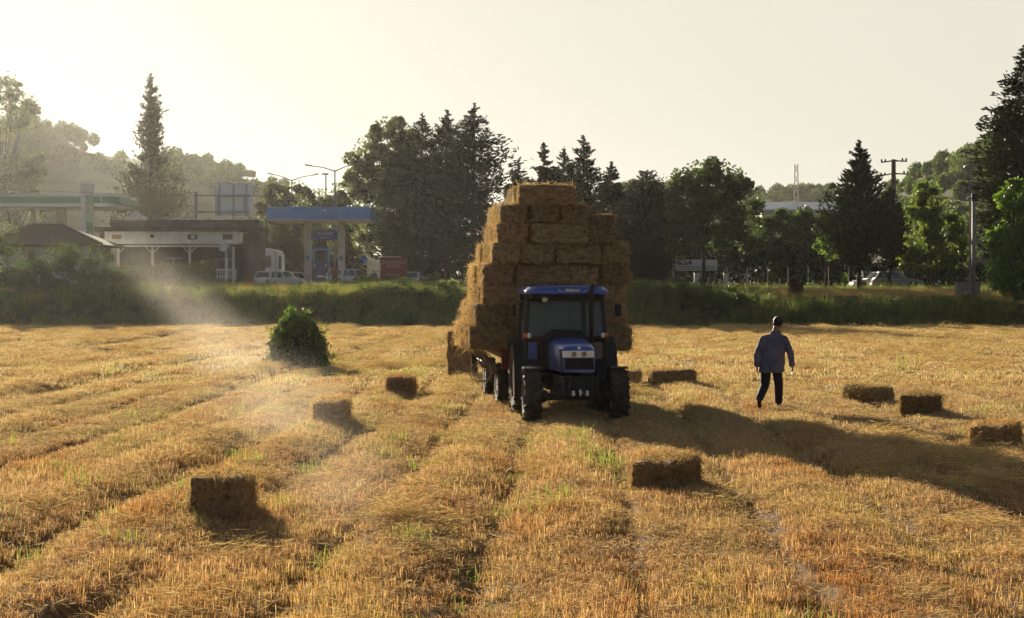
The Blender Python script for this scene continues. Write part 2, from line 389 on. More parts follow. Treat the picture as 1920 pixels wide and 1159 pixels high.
def build_stubble():
    rng = np.random.default_rng(3)
    def tuft(size, n, hl, hh, wl, wh, ln, mat, nm, clump=True):
        if clump:
            c = rng.uniform(-size/2, size/2, (max(2, n//5), 2)); xy = c[rng.integers(0, len(c), n)]+rng.normal(0, 0.035, (n, 2))
        else: xy = rng.uniform(-size/2, size/2, (n, 2))
        V, Q = blades(rng, xy, rng.uniform(hl, hh, n)*rng.choice([0.6, 1.0, 1.0, 1.2], n), rng.uniform(wl, wh, n), np.abs(rng.normal(0, ln, n)).clip(0, 0.93))
        return hidden(V, Q, nm, mat)
    def grid(y0, y1, st, k=0.345, pad=2.5):
        """Jittered grid over the wedge in view, so that no bare holes open by chance."""
        yy = np.arange(y0, y1, st); P = []
        for q in yy:
            xx = np.arange(-(k*q+pad), k*q+pad, st); P.append(np.stack([xx, xx*0+q], 1))
        P = np.concatenate(P); P += rng.uniform(-0.5, 0.5, P.shape)*st; return P[:, 0], P[:, 1]
    def height(x, y): return (0.5+0.95*vnoise(x*1.5, y*0.45, 31)*(0.5+vnoise(x*0.35, y*0.15, 33)))*(1.12-0.75*furrow(x, y))
    near = [tuft(0.32, 120, 0.03, 0.085, 0.004, 0.0085, 0.8, m_stub, 'stubble_tuft') for _ in range(6)]
    x, y = grid(12.5, 45, 0.215)
    kp = rng.uniform(0, 1, len(x)) > 0.75*furrow(x, y); x, y = x[kp], y[kp]
    h = height(x, y); h3 = np.stack([1+0*h, 1+0*h, h], 1)
    tag(scatter('stubble_near', near, np.stack([x, y, ground_z(x, y)], 1), h3, rng.uniform(0, 6.3, len(x))), 'short golden stubble covering the near field', 'stubble', kind='stuff')
    far = [tuft(0.62, 160, 0.04, 0.10, 0.010, 0.018, 0.6, m_stub, 'stubble_tuft') for _ in range(5)]
    x, y = grid(44.8, 110, 0.42, k=0.33)
    kp = y < 108.0 + (vnoise(x*0.12, x*0+2.0, 21)-0.5)*1.6; x, y = x[kp], y[kp]
    kp = rng.uniform(0, 1, len(x)) > 0.7*furrow(x, y); x, y = x[kp], y[kp]
    h = height(x, y); h3 = np.stack([1+0*h, 1+0*h, h], 1)
    tag(scatter('stubble_far', far, np.stack([x, y, ground_z(x, y)], 1), h3, rng.uniform(0, 6.3, len(x))), 'short golden stubble reaching back to the grassy bank', 'stubble', kind='stuff')
    # chaff: short broken straw lying every way between the stalks
    def chaff(nm):
        n = 70; xy = rng.uniform(-0.2, 0.2, (n, 2)); a = rng.uniform(0, 2*PI, n); e = rng.normal(0.1, 0.35, n)
        d = np.stack([np.cos(a)*np.cos(e), np.sin(a)*np.cos(e), np.sin(e)], 1)
        return hidden(cards(rng, np.column_stack([xy, rng.uniform(0.005, 0.06, n)]), d, rng.uniform(0.03, 0.11, n), rng.uniform(0.004, 0.008, n)), quads(n), nm, m_chaff)
    x, y = grid(12.5, 45, 0.27)
    tag(scatter('chaff', [chaff('chaff_bits') for _ in range(5)], np.stack([x, y, ground_z(x, y)], 1), rng.uniform(0.8, 1.25, len(x)), rng.uniform(0, 6.3, len(x))), 'short broken chaff lying between the stubble stalks', 'straw', kind='stuff')
    # loose straw lying flat, thicker along the windrows
    def lying(size, n, nm):
        xy = rng.normal(0, size/3.6, (n, 2)); z = np.abs(rng.normal(0.03, 0.03, n))
        a = rng.uniform(0, PI, n); e = rng.normal(0, 0.22, n)
        d = np.stack([np.cos(a)*np.cos(e), np.sin(a)*np.cos(e), np.sin(e)], 1)
        V = cards(rng, np.column_stack([xy, z]), d, rng.uniform(0.05, 0.20, n), rng.uniform(0.004, 0.008, n))
        return hidden(V, quads(n), nm, m_straw)
    ly = [lying(0.6, 150, 'straw_litter') for _ in range(4)]
    x, y = fan_points(rng, 12.5, 104, 3.0)
    r = rowcoord(x, y); keep = rng.uniform(0, 1, len(x)) < (0.04+0.75*(windrow(x, y) > 0.55))
    x, y = x[keep], y[keep]
    sc = rng.uniform(0.7, 1.3, len(x))*(1+y/120)
    tilt = rng.normal(0, 0.08, (len(x), 2))
    tag(scatter('loose_straw', ly, np.stack([x, y, ground_z(x, y)+0.01], 1), sc, rng.uniform(0, 6.3, len(x)), tilt), 'pale loose straw left lying in windrows', 'straw', kind='stuff')
    # heaps of hay: (px, py, radius m, n)
    hx, hy, hs_ = [], [], []
    for (px, py, rad, n) in ((700, 690, 1.1, 34), (755, 690, 0.8, 24), (1830, 880, 0.9, 24), (1740, 862, 0.7, 16), (1640, 830, 0.4, 8), (1880, 915, 0.7, 16), (1740, 665, 1.6, 30), (1830, 680, 1.6, 30), (1880, 660, 1.5, 24),
                            (1190, 655, 1.5, 22), (1215, 640, 1.6, 18), (1560, 655, 1.2, 12), (650, 655, 2.0, 24), (1240, 700, 0.8, 14), (735, 985, 0.15, 6), (1190, 740, 0.6, 9), (1330, 720, 0.5, 10), (90, 690, 1.0, 10), (330, 730, 1.0, 10)):
        gx, gy = gpos(px, py)
        for _ in range(n):
            a = rng.uniform(0, 2*PI); q = rad*math.sqrt(rng.uniform()); hx.append(gx+math.cos(a)*q*1.3); hy.append(gy+math.sin(a)*q*1.6); hs_.append(0.8+0.9*(1-q/rad))
    hx, hy = np.array(hx), np.array(hy)
    zz = ground_z(hx, hy)+rng.uniform(0.0, 0.11, len(hx))*np.array(hs_)
    tag(scatter('hay_heap', ly, np.stack([hx, hy, zz], 1), np.array(hs_), rng.uniform(0, 6.3, len(hx)), rng.normal(0, 0.25, (len(hx), 2))), 'loose heaps of raked hay on the stubble', 'hay', kind='stuff')
    # fresh green blades growing through
    gt = [tuft(0.5, 26, 0.10, 0.26, 0.006, 0.013, 0.5, m_green, 'green_tuft', False) for _ in range(4)]
    x, y = fan_points(rng, 12.5, 100, 1.3)
    q = vnoise(x*0.33, y*0.16, 51)*0.6+vnoise(x*1.1, y*0.7, 53)*0.4
    lane = np.exp(-((x-0.1-0.02*(y-20))/1.3)**2)*(y < 38)*0.35 + np.exp(-((x+5.6)/1.2)**2)*(y < 24)*0.3
    keep = rng.uniform(0, 1, len(x)) < smooth((q+lane-0.52)*4)*0.75*(y < 60)+0.03
    x, y = x[keep], y[keep]
    tag(scatter('green_shoots', gt, np.stack([x, y, ground_z(x, y)], 1), rng.uniform(0.6, 1.15, len(x)), rng.uniform(0, 6.3, len(x))), 'fresh green grass shoots coming up through the stubble', 'grass', kind='stuff')
build_stubble()

# ------------------------------------------------------------------ roadside bank of tall grass
m_tall = leafmat('tall_grass', [(0.06, 0.085, 0.025), (0.125, 0.16, 0.045), (0.21, 0.235, 0.075), (0.30, 0.28, 0.11)], trans=0.45, tcol=1.5, gloss=0.03, patch=((0.75, 0.9, 0.8), (1.2, 1.05, 0.8)), patchscale=0.12)
m_dry = leafmat('dry_grass', [(0.28, 0.19, 0.07), (0.45, 0.32, 0.13), (0.56, 0.43, 0.21)], trans=0.45, tcol=1.2, gloss=0.03)
m_weed = leafmat('weed_leaves', [(0.03, 0.055, 0.016), (0.065, 0.10, 0.026), (0.12, 0.16, 0.045)], trans=0.35, tcol=1.5, gloss=0.04)
def build_bank():
    rng = np.random.default_rng(12)
    def tall(n, hl, hh, mat, nm, seed=0.0):
        xy = rng.normal(0, 0.22, (n, 2)); V, Q = blades(rng, xy, rng.uniform(hl, hh, n), rng.uniform(0.014, 0.03, n), np.abs(rng.normal(0.15, 0.3, n)).clip(0, 0.9), curl=0.6)
        if seed:
            k = int(n*seed); c = np.column_stack([rng.normal(0, 0.25, (k, 2)), rng.uniform(hl, hh*1.1, k)])
            V2 = cards(rng, c, rng.normal(0, 0.3, (k, 3))+np.array([0, 0, 1]), rng.uniform(0.1, 0.2, k), 0.03)
            Q = np.concatenate([Q, quads(k)+len(V)]); V = np.concatenate([V, V2])
        return hidden(V, Q, nm, mat)
    def weed(n, h, mat, nm):
        c = np.column_stack([rng.normal(0, 0.22, (n, 2)), h*rng.uniform(0.05, 1, n)**0.8]); c[:, :2] *= (1.15-c[:, 2:]/h*0.7)
        d = rng.normal(0, 1, (n, 3))+np.array([0, 0, 0.4])
        return hidden(cards(rng, c, d, rng.uniform(0.09, 0.2, n), rng.uniform(0.05, 0.10, n)), quads(n), nm, mat)
    def pts(n, y0, y1, k=0.36):
        ys = rng.uniform(y0, y1, n); xs = rng.uniform(-1, 1, n)*(k*ys+3); return xs, ys
    x, y = pts(10800, 103.0, 126)
    keep = y > 107.6+(vnoise(x*0.12, x*0+2.0, 21)-0.5)*1.6+np.where(rng.uniform(0, 1, len(x)) < 0.75, rng.uniform(-0.4, 0.6, len(x)), -rng.gamma(1.3, 1.2, len(x))); x, y = x[keep], y[keep]
    s = (0.2+1.15*vnoise(x*0.26, y*0.22, 61)+0.55*vnoise(x*1.0, y*0.8, 62))*(0.35+0.65*smooth((y-105)/5))
    s *= 1-np.where(x < -2, 0.5, 1.0)*(0.25+0.4*vnoise(x*0.35, y*0.3, 63))*smooth((y-111.5)/3.0)
    s *= np.where(x > 9, np.where((x > 16) & (y > 110), 0.5, 0.8), 1.0)
    g = [tall(42, 0.45, 1.0, m_tall, 'bank_grass') for _ in range(4)]+[weed(90, 0.8, m_weed, 'bank_weed') for _ in range(2)]
    tag(scatter('bank_grass', g, np.stack([x, y, ground_z(x, y)], 1), s, rng.uniform(0, 6.3, len(x))), 'tall dark green grass and weeds on the roadside bank', 'grass', kind='stuff')
    x, y = pts(2600, 113, 131); q = vnoise(x*0.16, y*0.2, 71)+0.6*((x > 17.5) & (x < 30)); keep = rng.uniform(0, 1, len(x)) < smooth((q-0.45)*3)
    x2 = rng.uniform(17.5, 31.0, 1300); y2 = rng.uniform(112.5, 127, 1300)
    x = np.concatenate([x[keep], x2]); y = np.concatenate([y[keep], y2])
    dg = [tall(44, 0.6, 1.05, m_dry, 'dry_grass', 0.5) for _ in range(3)]
    tag(scatter('dry_grass', dg, np.stack([x, y, ground_z(x, y)], 1), rng.uniform(0.35, 0.7, len(x)), rng.uniform(0, 6.3, len(x))), 'dry golden seeding grass along the top of the bank', 'grass', kind='stuff')
    x, y = pts(5200, 124, 200, 0.31); keep = (y < 131) | (y > 152) | (x > 12); x, y = x[keep], y[keep]
    lo = [tall(40, 0.25, 0.55, m_tall, 'verge_grass', 0.1) for _ in range(3)]
    tag(scatter('verge_grass', lo, np.stack([x, y, ground_z(x, y)], 1), rng.uniform(0.6, 1.2, len(x)), rng.uniform(0, 6.3, len(x))), 'green verge grass beyond the bank under the trees', 'grass', kind='stuff')
build_bank()
rd = MB(); rd.box((11, 141, 1.98), (54, 11, 0.06)); rdo = rd.build('road', pmat('asphalt', (0.12, 0.115, 0.10), 0.9, var=0.2, scale=1.2)); rdo['kind'] = 'structure'
fc = MB(); fc.box((-25, 157, 1.99), (75, 20, 0.06)); fco = fc.build('forecourt', pmat('pale_concrete', (0.34, 0.31, 0.26), 0.9, var=0.15, scale=0.8)); fco['kind'] = 'structure'
ln = MB()
for k in range(6): ln.box((-11+k*8, 141, 2.016), (3, 0.14, 0.004))
lo_ = ln.build('road_markings', pmat('road_paint', (0.75, 0.74, 0.70), 0.7)); lo_['kind'] = 'structure'
# ------------------------------------------------------------------ bales
m_bale = pmat('bale_straw', (0.42, 0.31, 0.19), 0.95, var=0.35, scale=5.0, bump=1.0, bscale=45, spec=0.1, stretch=(1, 3.0, 3.0))
m_bstraw = leafmat('bale_strands', [(0.30, 0.19, 0.095), (0.50, 0.35, 0.18), (0.66, 0.50, 0.29), (0.40, 0.26, 0.125)], trans=0.3, tcol=1.1, gloss=0.01)
def bale_mesh(seed, L=1.12, W=0.55, H=0.42, hairs=900, shag=1.0):
    """A pressed bale: lumpy rounded block, twine furrows, and loose strands all over, one mesh."""
    rng = np.random.default_rng(seed)
    bm = bmesh.new(); bmesh.ops.create_cube(bm, size=1.0)
    bmesh.ops.subdivide_edges(bm, edges=bm.edges[:], cuts=11, use_grid_fill=True)
    V = np.array([v.co[:] for v in bm.verts])
    rd_ = 1.0-0.02*(np.abs(V)*2).clip(0, 1)[:, [1, 2, 0]]**8 - 0.05*(np.abs(V)*2)[:, [2, 0, 1]]**10
    V = V*rd_*np.array([L, W, H])
    n = (vnoise(V[:, 0]*6+seed, V[:, 1]*6+V[:, 2]*9, seed)-0.5)*0.06+(vnoise(V[:, 0]*17, V[:, 2]*19+V[:, 1]*21, seed+1)-0.5)*0.045
    nv = np.array([v.normal[:] for v in bm.verts]); V = V+nv*n[:, None]
    for tx in (-0.2, 0.2): V[:, 1:] *= (1-0.06*np.exp(-((V[:, 0]/L-tx)/0.05)**2))[:, None]
    for v, p in zip(bm.verts, V): v.co = p
    for f in bm.faces: f.smooth = True
    me = bpy.data.meshes.new('straw_bale'); bm.to_mesh(me)
    # strands: sample surface points
    fc_ = [(f.calc_center_median(), f.normal.copy(), f.calc_area()) for f in bm.faces]; bm.free()
    ar = np.array([a for _, _, a in fc_]); idx = rng.choice(len(fc_), hairs, p=ar/ar.sum())
    cen = np.array([fc_[i][0][:] for i in idx])+rng.normal(0, 0.02, (hairs, 3)); nor = np.array([fc_[i][1][:] for i in idx])
    edge = (np.abs(cen)/np.array([L/2, W/2, H/2]) > 0.8).sum(1) >= 2
    d = rng.normal(0, 1, (hairs, 3)); d -= nor*(d*nor).sum(1, keepdims=True)*0.85
    d += nor*np.abs(rng.normal(0, 0.3*shag, (hairs, 1)))*np.where(edge, 2.0, 0.8)[:, None]
    ln_ = rng.uniform(0.05, 0.16, hairs)*np.where(rng.uniform(size=hairs) < 0.06, 1.9, 1.0)
    dn = d/np.linalg.norm(d, axis=1, keepdims=True)
    HV = cards(rng, cen+dn*ln_[:, None]*0.35+nor*0.008, dn, ln_, rng.uniform(0.006, 0.013, hairs))
    nb = len(me.vertices); bv = np.zeros(nb*3); me.vertices.foreach_get('co', bv)
    fb = [tuple(p.vertices) for p in me.polygons]
    me2 = bpy.data.meshes.new('straw_bale'); me2.from_pydata([tuple(p) for p in bv.reshape(-1, 3)]+[tuple(p) for p in HV], [], fb+[tuple(q) for q in (quads(hairs)+nb)])
    me2.materials.append(m_bale); me2.materials.append(m_bstraw)
    mi = np.zeros(len(me2.polygons), np.int32); mi[len(fb):] = 1; me2.polygons.foreach_set('material_index', mi)
    sm = np.zeros(len(me2.polygons), bool); sm[:len(fb)] = True; me2.polygons.foreach_set('use_smooth', sm)
    me2.update(); bpy.data.meshes.remove(me); return me2
def per_bale(m):
    """Every bale its own tone: drier, browner or greener straw."""
    nt = m.node_tree
    for b in [n for n in nt.nodes if n.type in ('BSDF_PRINCIPLED', 'BSDF_DIFFUSE', 'BSDF_TRANSLUCENT')]:
        s = b.inputs[0]; src = s.links[0].from_socket; oi = N(nt, 'ShaderNodeObjectInfo')
        r = ramp(nt, [(0.0, (0.62, 0.58, 0.52)), (0.35, (1.0, 0.92, 0.82)), (0.65, (0.85, 0.88, 0.78)), (1.0, (1.18, 1.12, 1.0))], oi.outputs['Random'])
        mx = N(nt, 'ShaderNodeMix', data_type='RGBA', blend_type='MULTIPLY'); mx.inputs[0].default_value = 1.0
        nt.links.new(src, mx.inputs[6]); nt.links.new(r.outputs[0], mx.inputs[7]); nt.links.new(mx.outputs[2], s)
per_bale(m_bale); per_bale(m_bstraw)
BALES = [bale_mesh(100+i, hairs=1500) for i in range(5)]
BIG = [bale_mesh(200+i, L=1.15, W=0.58, H=0.46, hairs=4200, shag=1.2) for i in range(3)]
def bale(me, loc, rot, label, group):
    o = bpy.data.objects.new('straw_bale', me); C.objects.link(o); o.location = loc; o.rotation_euler = rot
    return tag(o, label, 'straw bale', group)
GF = 'straw bales lying on the stubble'
for i, (px, py, rz, tilt, me, zz, lab) in enumerate([
    (418, 984, 92, 2, BIG[0], 1.0, 'shaggy straw bale nearest the camera, end-on, with loose straw on top'),
    (622, 804, 90, -2, BIG[1], 1.35, 'straw bale on the stubble midway between the nearest bale and the vine-covered bush'),
    (752, 742, 88, 0, BIG[2], 0.9, 'small end-on straw bale between the vine-covered bush and the loaded trailer'),
    (1250, 917, 66, 0, BIG[1], 1.0, 'straw bale cornered to the camera in front of the tractor, below its long shadow'),
    (1260, 726, 10, -3, BALES[0], 0.9, 'long thin straw bale lying lengthwise behind the tractor towards the walking man'),
    (1176, 724, 75, 0, BALES[1], 0.9, 'straw bale mostly hidden behind the front wheel of the tractor'),
    (1626, 758, 114, 0, BIG[2], 0.95, 'straw bale lying lengthwise, first one past the walking man'),
    (1727, 778, 64, 1, BIG[0], 0.95, 'straw bale with a sunlit end, middle one of the three past the walking man'),
    (1867, 838, 61, 0, BIG[1], 1.0, 'straw bale with a sunlit end, farthest out past the walking man near the picture edge')]):
    x, y = gpos(px, py); x *= 1+0.5/y; y += 0.5
    bale(me, (x, y, gm(x, y)+0.165*zz), (R(tilt), R(tilt*0.7), R(rz)), lab, GF)
# the bale being lifted by the loader, standing on end
x, y = gpos(861, 706)
sb_ = bale(BALES[2], (x, y, gm(x, y)+0.62), (0, R(87), R(88)), 'straw bale stood on end behind the trailer, held by the half-hidden loader', 'straw bales held upright'); sb_.scale = (1.13, 1.12, 1.1)
bpy.context.view_layer.update()

# ------------------------------------------------------------------ tractor: local x to the right as seen, y backwards, z up
PHI = R(5.5)
TL = Vector((1.20, 34.45, -0.03))
BLUE = pmat('tractor_blue', (0.036, 0.092, 0.40), 0.32, var=0.2, scale=3, spec=0.5, coat=0.4)
BLK = pmat('black_metal', (0.018, 0.018, 0.018), 0.55, col2=(0.045, 0.036, 0.025), scale=5)
BLK2 = pmat('black_plastic', (0.012, 0.012, 0.013), 0.65, var=0.3, scale=8)
RUB = pmat('tyre_rubber', (0.022, 0.020, 0.018), 0.85, var=0.35, scale=7, col2=(0.085, 0.068, 0.048), bump=0.3)
RIM = pmat('rim_paint', (0.55, 0.50, 0.42), 0.5, var=0.25, scale=6)
GLS = glassmat('cab_glass', (0.06, 0.09, 0.088), 0.55)
CHR = pmat('lamp_glass', (0.88, 0.92, 0.94), 0.2, metal=0.0, var=0.1, scale=20, spec=0.8)
WHT = pmat('white_paint', (0.72, 0.71, 0.68), 0.5, var=0.08)
ORG = pmat('orange_lens', (0.75, 0.14, 0.03), 0.25, var=0.1)
RED = pmat('trailer_red', (0.17, 0.025, 0.018), 0.55, var=0.35, scale=5)
STEEL = pmat('worn_steel', (0.20, 0.17, 0.15), 0.7, metal=0.1, var=0.3, scale=9)
tr = thing('tractor', 'blue four-wheel tractor with black cab facing the camera, hitched to the hay trailer', 'tractor', TL, PHI)
def tyre(name, rad, wid, rimr, lugs, lug, parent, c, side):
    """tyre with chevron lugs; rim is its sub-part. Axle along local x."""
    m = MB(); h = wid/2
    prof = [(rimr, -h*0.72), (rimr+0.03, -h*0.9), ((rad+rimr)/2, -h*1.0), (rad-0.07, -h*0.93), (rad-0.03, -h*0.7), (rad-0.025, 0), (rad-0.03, h*0.7), (rad-0.07, h*0.93), ((rad+rimr)/2, h*1.0), (rimr+0.03, h*0.9), (rimr, h*0.72)]
    rings = []
    n = 40
    for r, t in prof: rings.append([Vector((t, r*math.cos(2*PI*k/n), r*math.sin(2*PI*k/n))) for k in range(n)])
    m.loft(rings, cap=False)
    for s in (-1, 1):
        for k in range(lugs):
            a0 = 2*PI*(k+(0.5 if s > 0 else 0))/lugs; a1 = a0+0.9*2*PI/lugs
            pts = []
            for (t, a) in ((0.02*s, a0), (h*0.55*s, a0+(a1-a0)*0.55), (h*1.0*s, a1)):
                pts.append((t, a))
            for (t0, q0), (t1, q1) in zip(pts[:-1], pts[1:]):
                p0 = Vector((t0, (rad-0.02)*math.cos(q0), (rad-0.02)*math.sin(q0))); p1 = Vector((t1, (rad-0.02-(0.03 if abs(t1) > h*0.8 else 0))*math.cos(q1), (rad-0.02-(0.03 if abs(t1) > h*0.8 else 0))*math.sin(q1)))
                m.bar(p0, p1, lug, 0.05, up=(0, math.cos(q0), math.sin(q0)))
    ty = m.build(name, RUB, parent, loc=c)
    r = MB(); o = -h*0.75*side
    r.lathe([(rimr+0.005, -h*0.75), (rimr+0.005, -h*0.6), (rimr*0.9, -h*0.45), (rimr*0.85, h*0.1*side), (rimr*0.45, h*0.25*side), (rimr*0.42, h*0.55*side), (0.05, h*0.6*side)], (0, 0, 0), 'x', 28)
    r.lathe([(rimr+0.004, h*0.45), (rimr+0.03, h*0.73), (rimr-0.03, h*0.75), (rimr-0.05, h*0.45)], (0, 0, 0), 'x', 28)
    for k in range(8):
        a = 2*PI*k/8; r.box((h*0.6*side, rimr*0.33*math.cos(a), rimr*0.33*math.sin(a)), (0.03, 0.03, 0.03))
    r.build('rim', RIM, ty, smoothf=False)
    return ty
for sx in (-1, 1):
    t = tyre('front_wheel', 0.49, 0.33, 0.27, 15, 0.05, tr, (0.83*sx, 0, 0.49), sx)
    t.rotation_euler = (R(7*sx), 0, R(-2))
    tyre('rear_wheel', 0.73, 0.43, 0.40, 18, 0.06, tr, (0.79*sx, 2.15, 0.73), sx)
# chassis, axle, engine sides, weights
m = MB(); m.box((0, 0.9, 0.62), (0.46, 2.6, 0.42)); m.box((0, 2.1, 0.75), (0.7, 0.9, 0.5)); m.bar((-0.66, 0, 0.47), (0.66, 0, 0.47), 0.16, 0.14)
for s in (-1, 1):
    m.ball((0.62*s, 0, 0.48), 0.13); m.tube([(0.15*s, 2.15, 0.73), (0.6*s, 2.15, 0.73)], 0.14, 12)
    m.bar((0.2*s, 0.1, 0.6), (0.42*s, 0.1, 0.55), 0.06)
m.tube([(-0.42, 0.5, 0.42), (-0.46, 0.45, 0.30), (-0.38, 0.4, 0.27)], 0.012)
m.build('chassis', BLK, tr, bevel=0.02)
m = MB()
for k in range(9): m.box((-0.30+k*0.075, -0.62, 0.70), (0.066, 0.22, 0.36))
m.box((0, -0.48, 0.62), (0.78, 0.12, 0.30)); m.build('front_weights', BLK2, tr, bevel=0.012)
for s in (-1, 1): m = MB(); m.ball((0.13*s, -0.745, 0.595), 0.030); m.ball((0.13*s, -0.745, 0.55), 0.034); m.build('weight_pin', WHT, tr)
m = MB(); m.bar((0.0, -0.745, 0.52), (0.0, -0.745, 0.64), 0.03); m.bar((-0.03, -0.747, 0.62), (0.045, -0.747, 0.58), 0.02); m.build('hitch_pin', WHT, tr)
# hood: rings from nose to cowl
def hood_ring(y, w, z0, z1, cr):
    pts = [(-w, z0), (-w*1.02, (z0+z1)/2), (-w*0.98, z1-cr), (-w*0.82, z1-cr*0.3), (-w*0.45, z1-0.01), (0, z1), (w*0.45, z1-0.01), (w*0.82, z1-cr*0.3), (w*0.98, z1-cr), (w*1.02, (z0+z1)/2), (w, z0)]
    return [Vector((x, y, z)) for x, z in pts]
m = MB()
m.loft([hood_ring(-0.43, 0.295, 0.94, 1.395, 0.05), hood_ring(-0.38, 0.315, 0.94, 1.44, 0.07), hood_ring(-0.15, 0.335, 0.95, 1.495, 0.09), hood_ring(0.35, 0.36, 0.95, 1.545, 0.11), hood_ring(0.95, 0.385, 0.95, 1.57, 0.12)], cap=True)
m.build('hood', BLUE, tr, smoothf=True, bevel=0.0)
m = MB(); m.box((0.02, -0.442, 1.10), (0.53, 0.035, 0.21))
for k in range(6): m.box((0.02, -0.463, 1.02+k*0.033), (0.51, 0.012, 0.009))
m.build('grille', BLK2, tr)
m = MB(); m.box((-0.318, -0.30, 1.20), (0.03, 0.22, 0.36)); m.build('side_vent', BLK2, tr)
m = MB(); m.prism([(-0.30, 1.225), (0.30, 1.225), (0.30, 1.352), (-0.31, 1.352)], -0.475, -0.42); hp = m.build('headlight_panel', CHR, tr, bevel=0.008)
for s in (-1, 1):
    m = MB(); m.lathe([(0.048, -0.486), (0.052, -0.474), (0.03, -0.470), (0.012, -0.478)], (0.095*s+0.01, 0, 1.288), 'y', 18); m.build('headlight', pmat('lamp_reflector', (0.30, 0.29, 0.27), 0.2, metal=0.7, var=0.4, scale=30), hp)
m = MB(); m.box((0.02, -0.455, 0.972), (0.56, 0.03, 0.062)); m.build('bumper_strip', BLUE, tr, bevel=0.008)
m = MB(); m.lathe([(0.03, -0.436), (0.03, -0.43)], (0.02, 0, 1.405), 'y', 12); m.build('badge', CHR, tr)
# dark cowl hump between hood and windscreen
m = MB(); m.prism([(-0.40, 0.95), (-0.40, 1.56), (-0.30, 1.70), (0.27, 1.70), (0.40, 1.56), (0.40, 0.95)], 0.97, 1.45); m.build('cowl', BLK2, tr, bevel=0.02)
# cab
CB, CT, CY0, CY1 = 0.80, 0.735, 1.45, 2.75
m = MB()
for s in (-1, 1):
    m.bar((CB*s, CY0, 1.50), (CT*s, CY0+0.08, 2.40), 0.085, 0.07); m.bar((CB*s, CY0, 0.75), (CB*s, CY0, 1.50), 0.075, 0.07)
    m.bar((CB*s, CY1, 1.40), (CT*s, CY1-0.05, 2.40), 0.08, 0.07); m.bar((CB*s, 2.05, 1.30), (CT*s, 2.05, 2.40), 0.05, 0.05)
    m.bar((CB*s, CY0, 1.52), (CB*s, CY1, 1.52), 0.05, 0.06)
m.bar((-CB, CY0, 1.535), (CB, CY0, 1.535), 0.07, 0.075); m.bar((-CT, CY0+0.08, 2.34), (CT, CY0+0.08, 2.34), 0.07, 0.14)
m.bar((-CT, CY1-0.05, 2.36), (CT, CY1-0.05, 2.36), 0.06); m.bar((-CB, CY1, 1.5), (CB, CY1, 1.5), 0.06)
m.box((0, 2.1, 0.92), (1.5, 1.2, 0.1)); m.box((0, CY0+0.01, 1.2), (0.84, 0.05, 0.62)); m.bar((-CB, CY0, 0.82), (CB, CY0, 0.82), 0.06)
m.box((0.0, 1.62, 1.2), (1.46, 0.03, 0.66))
m.build('cab_frame', BLK, tr, bevel=0.012)
def pane(name, pts, mat, parent, th=0.012):
    pts = [Vector(p) for p in pts]; n = (pts[1]-pts[0]).cross(pts[2]-pts[0]).normalized()*th; k = len(pts); m = MB()
    m.add(pts+[p+n for p in pts], [tuple(range(k)), tuple(range(2*k-1, k-1, -1))]+[(i, (i+1) % k, (i+1) % k+k, i+k) for i in range(k)])
    return m.build(name, mat, parent)
pane('windscreen', [(-0.755, CY0+0.012, 1.575), (0.755, CY0+0.012, 1.575), (0.695, CY0+0.085, 2.27), (-0.695, CY0+0.085, 2.27)], GLS, tr)
pane('rear_window', [(-0.755, CY1-0.004, 1.54), (0.755, CY1-0.004, 1.54), (0.70, CY1-0.05, 2.32), (-0.70, CY1-0.05, 2.32)], GLS, tr)
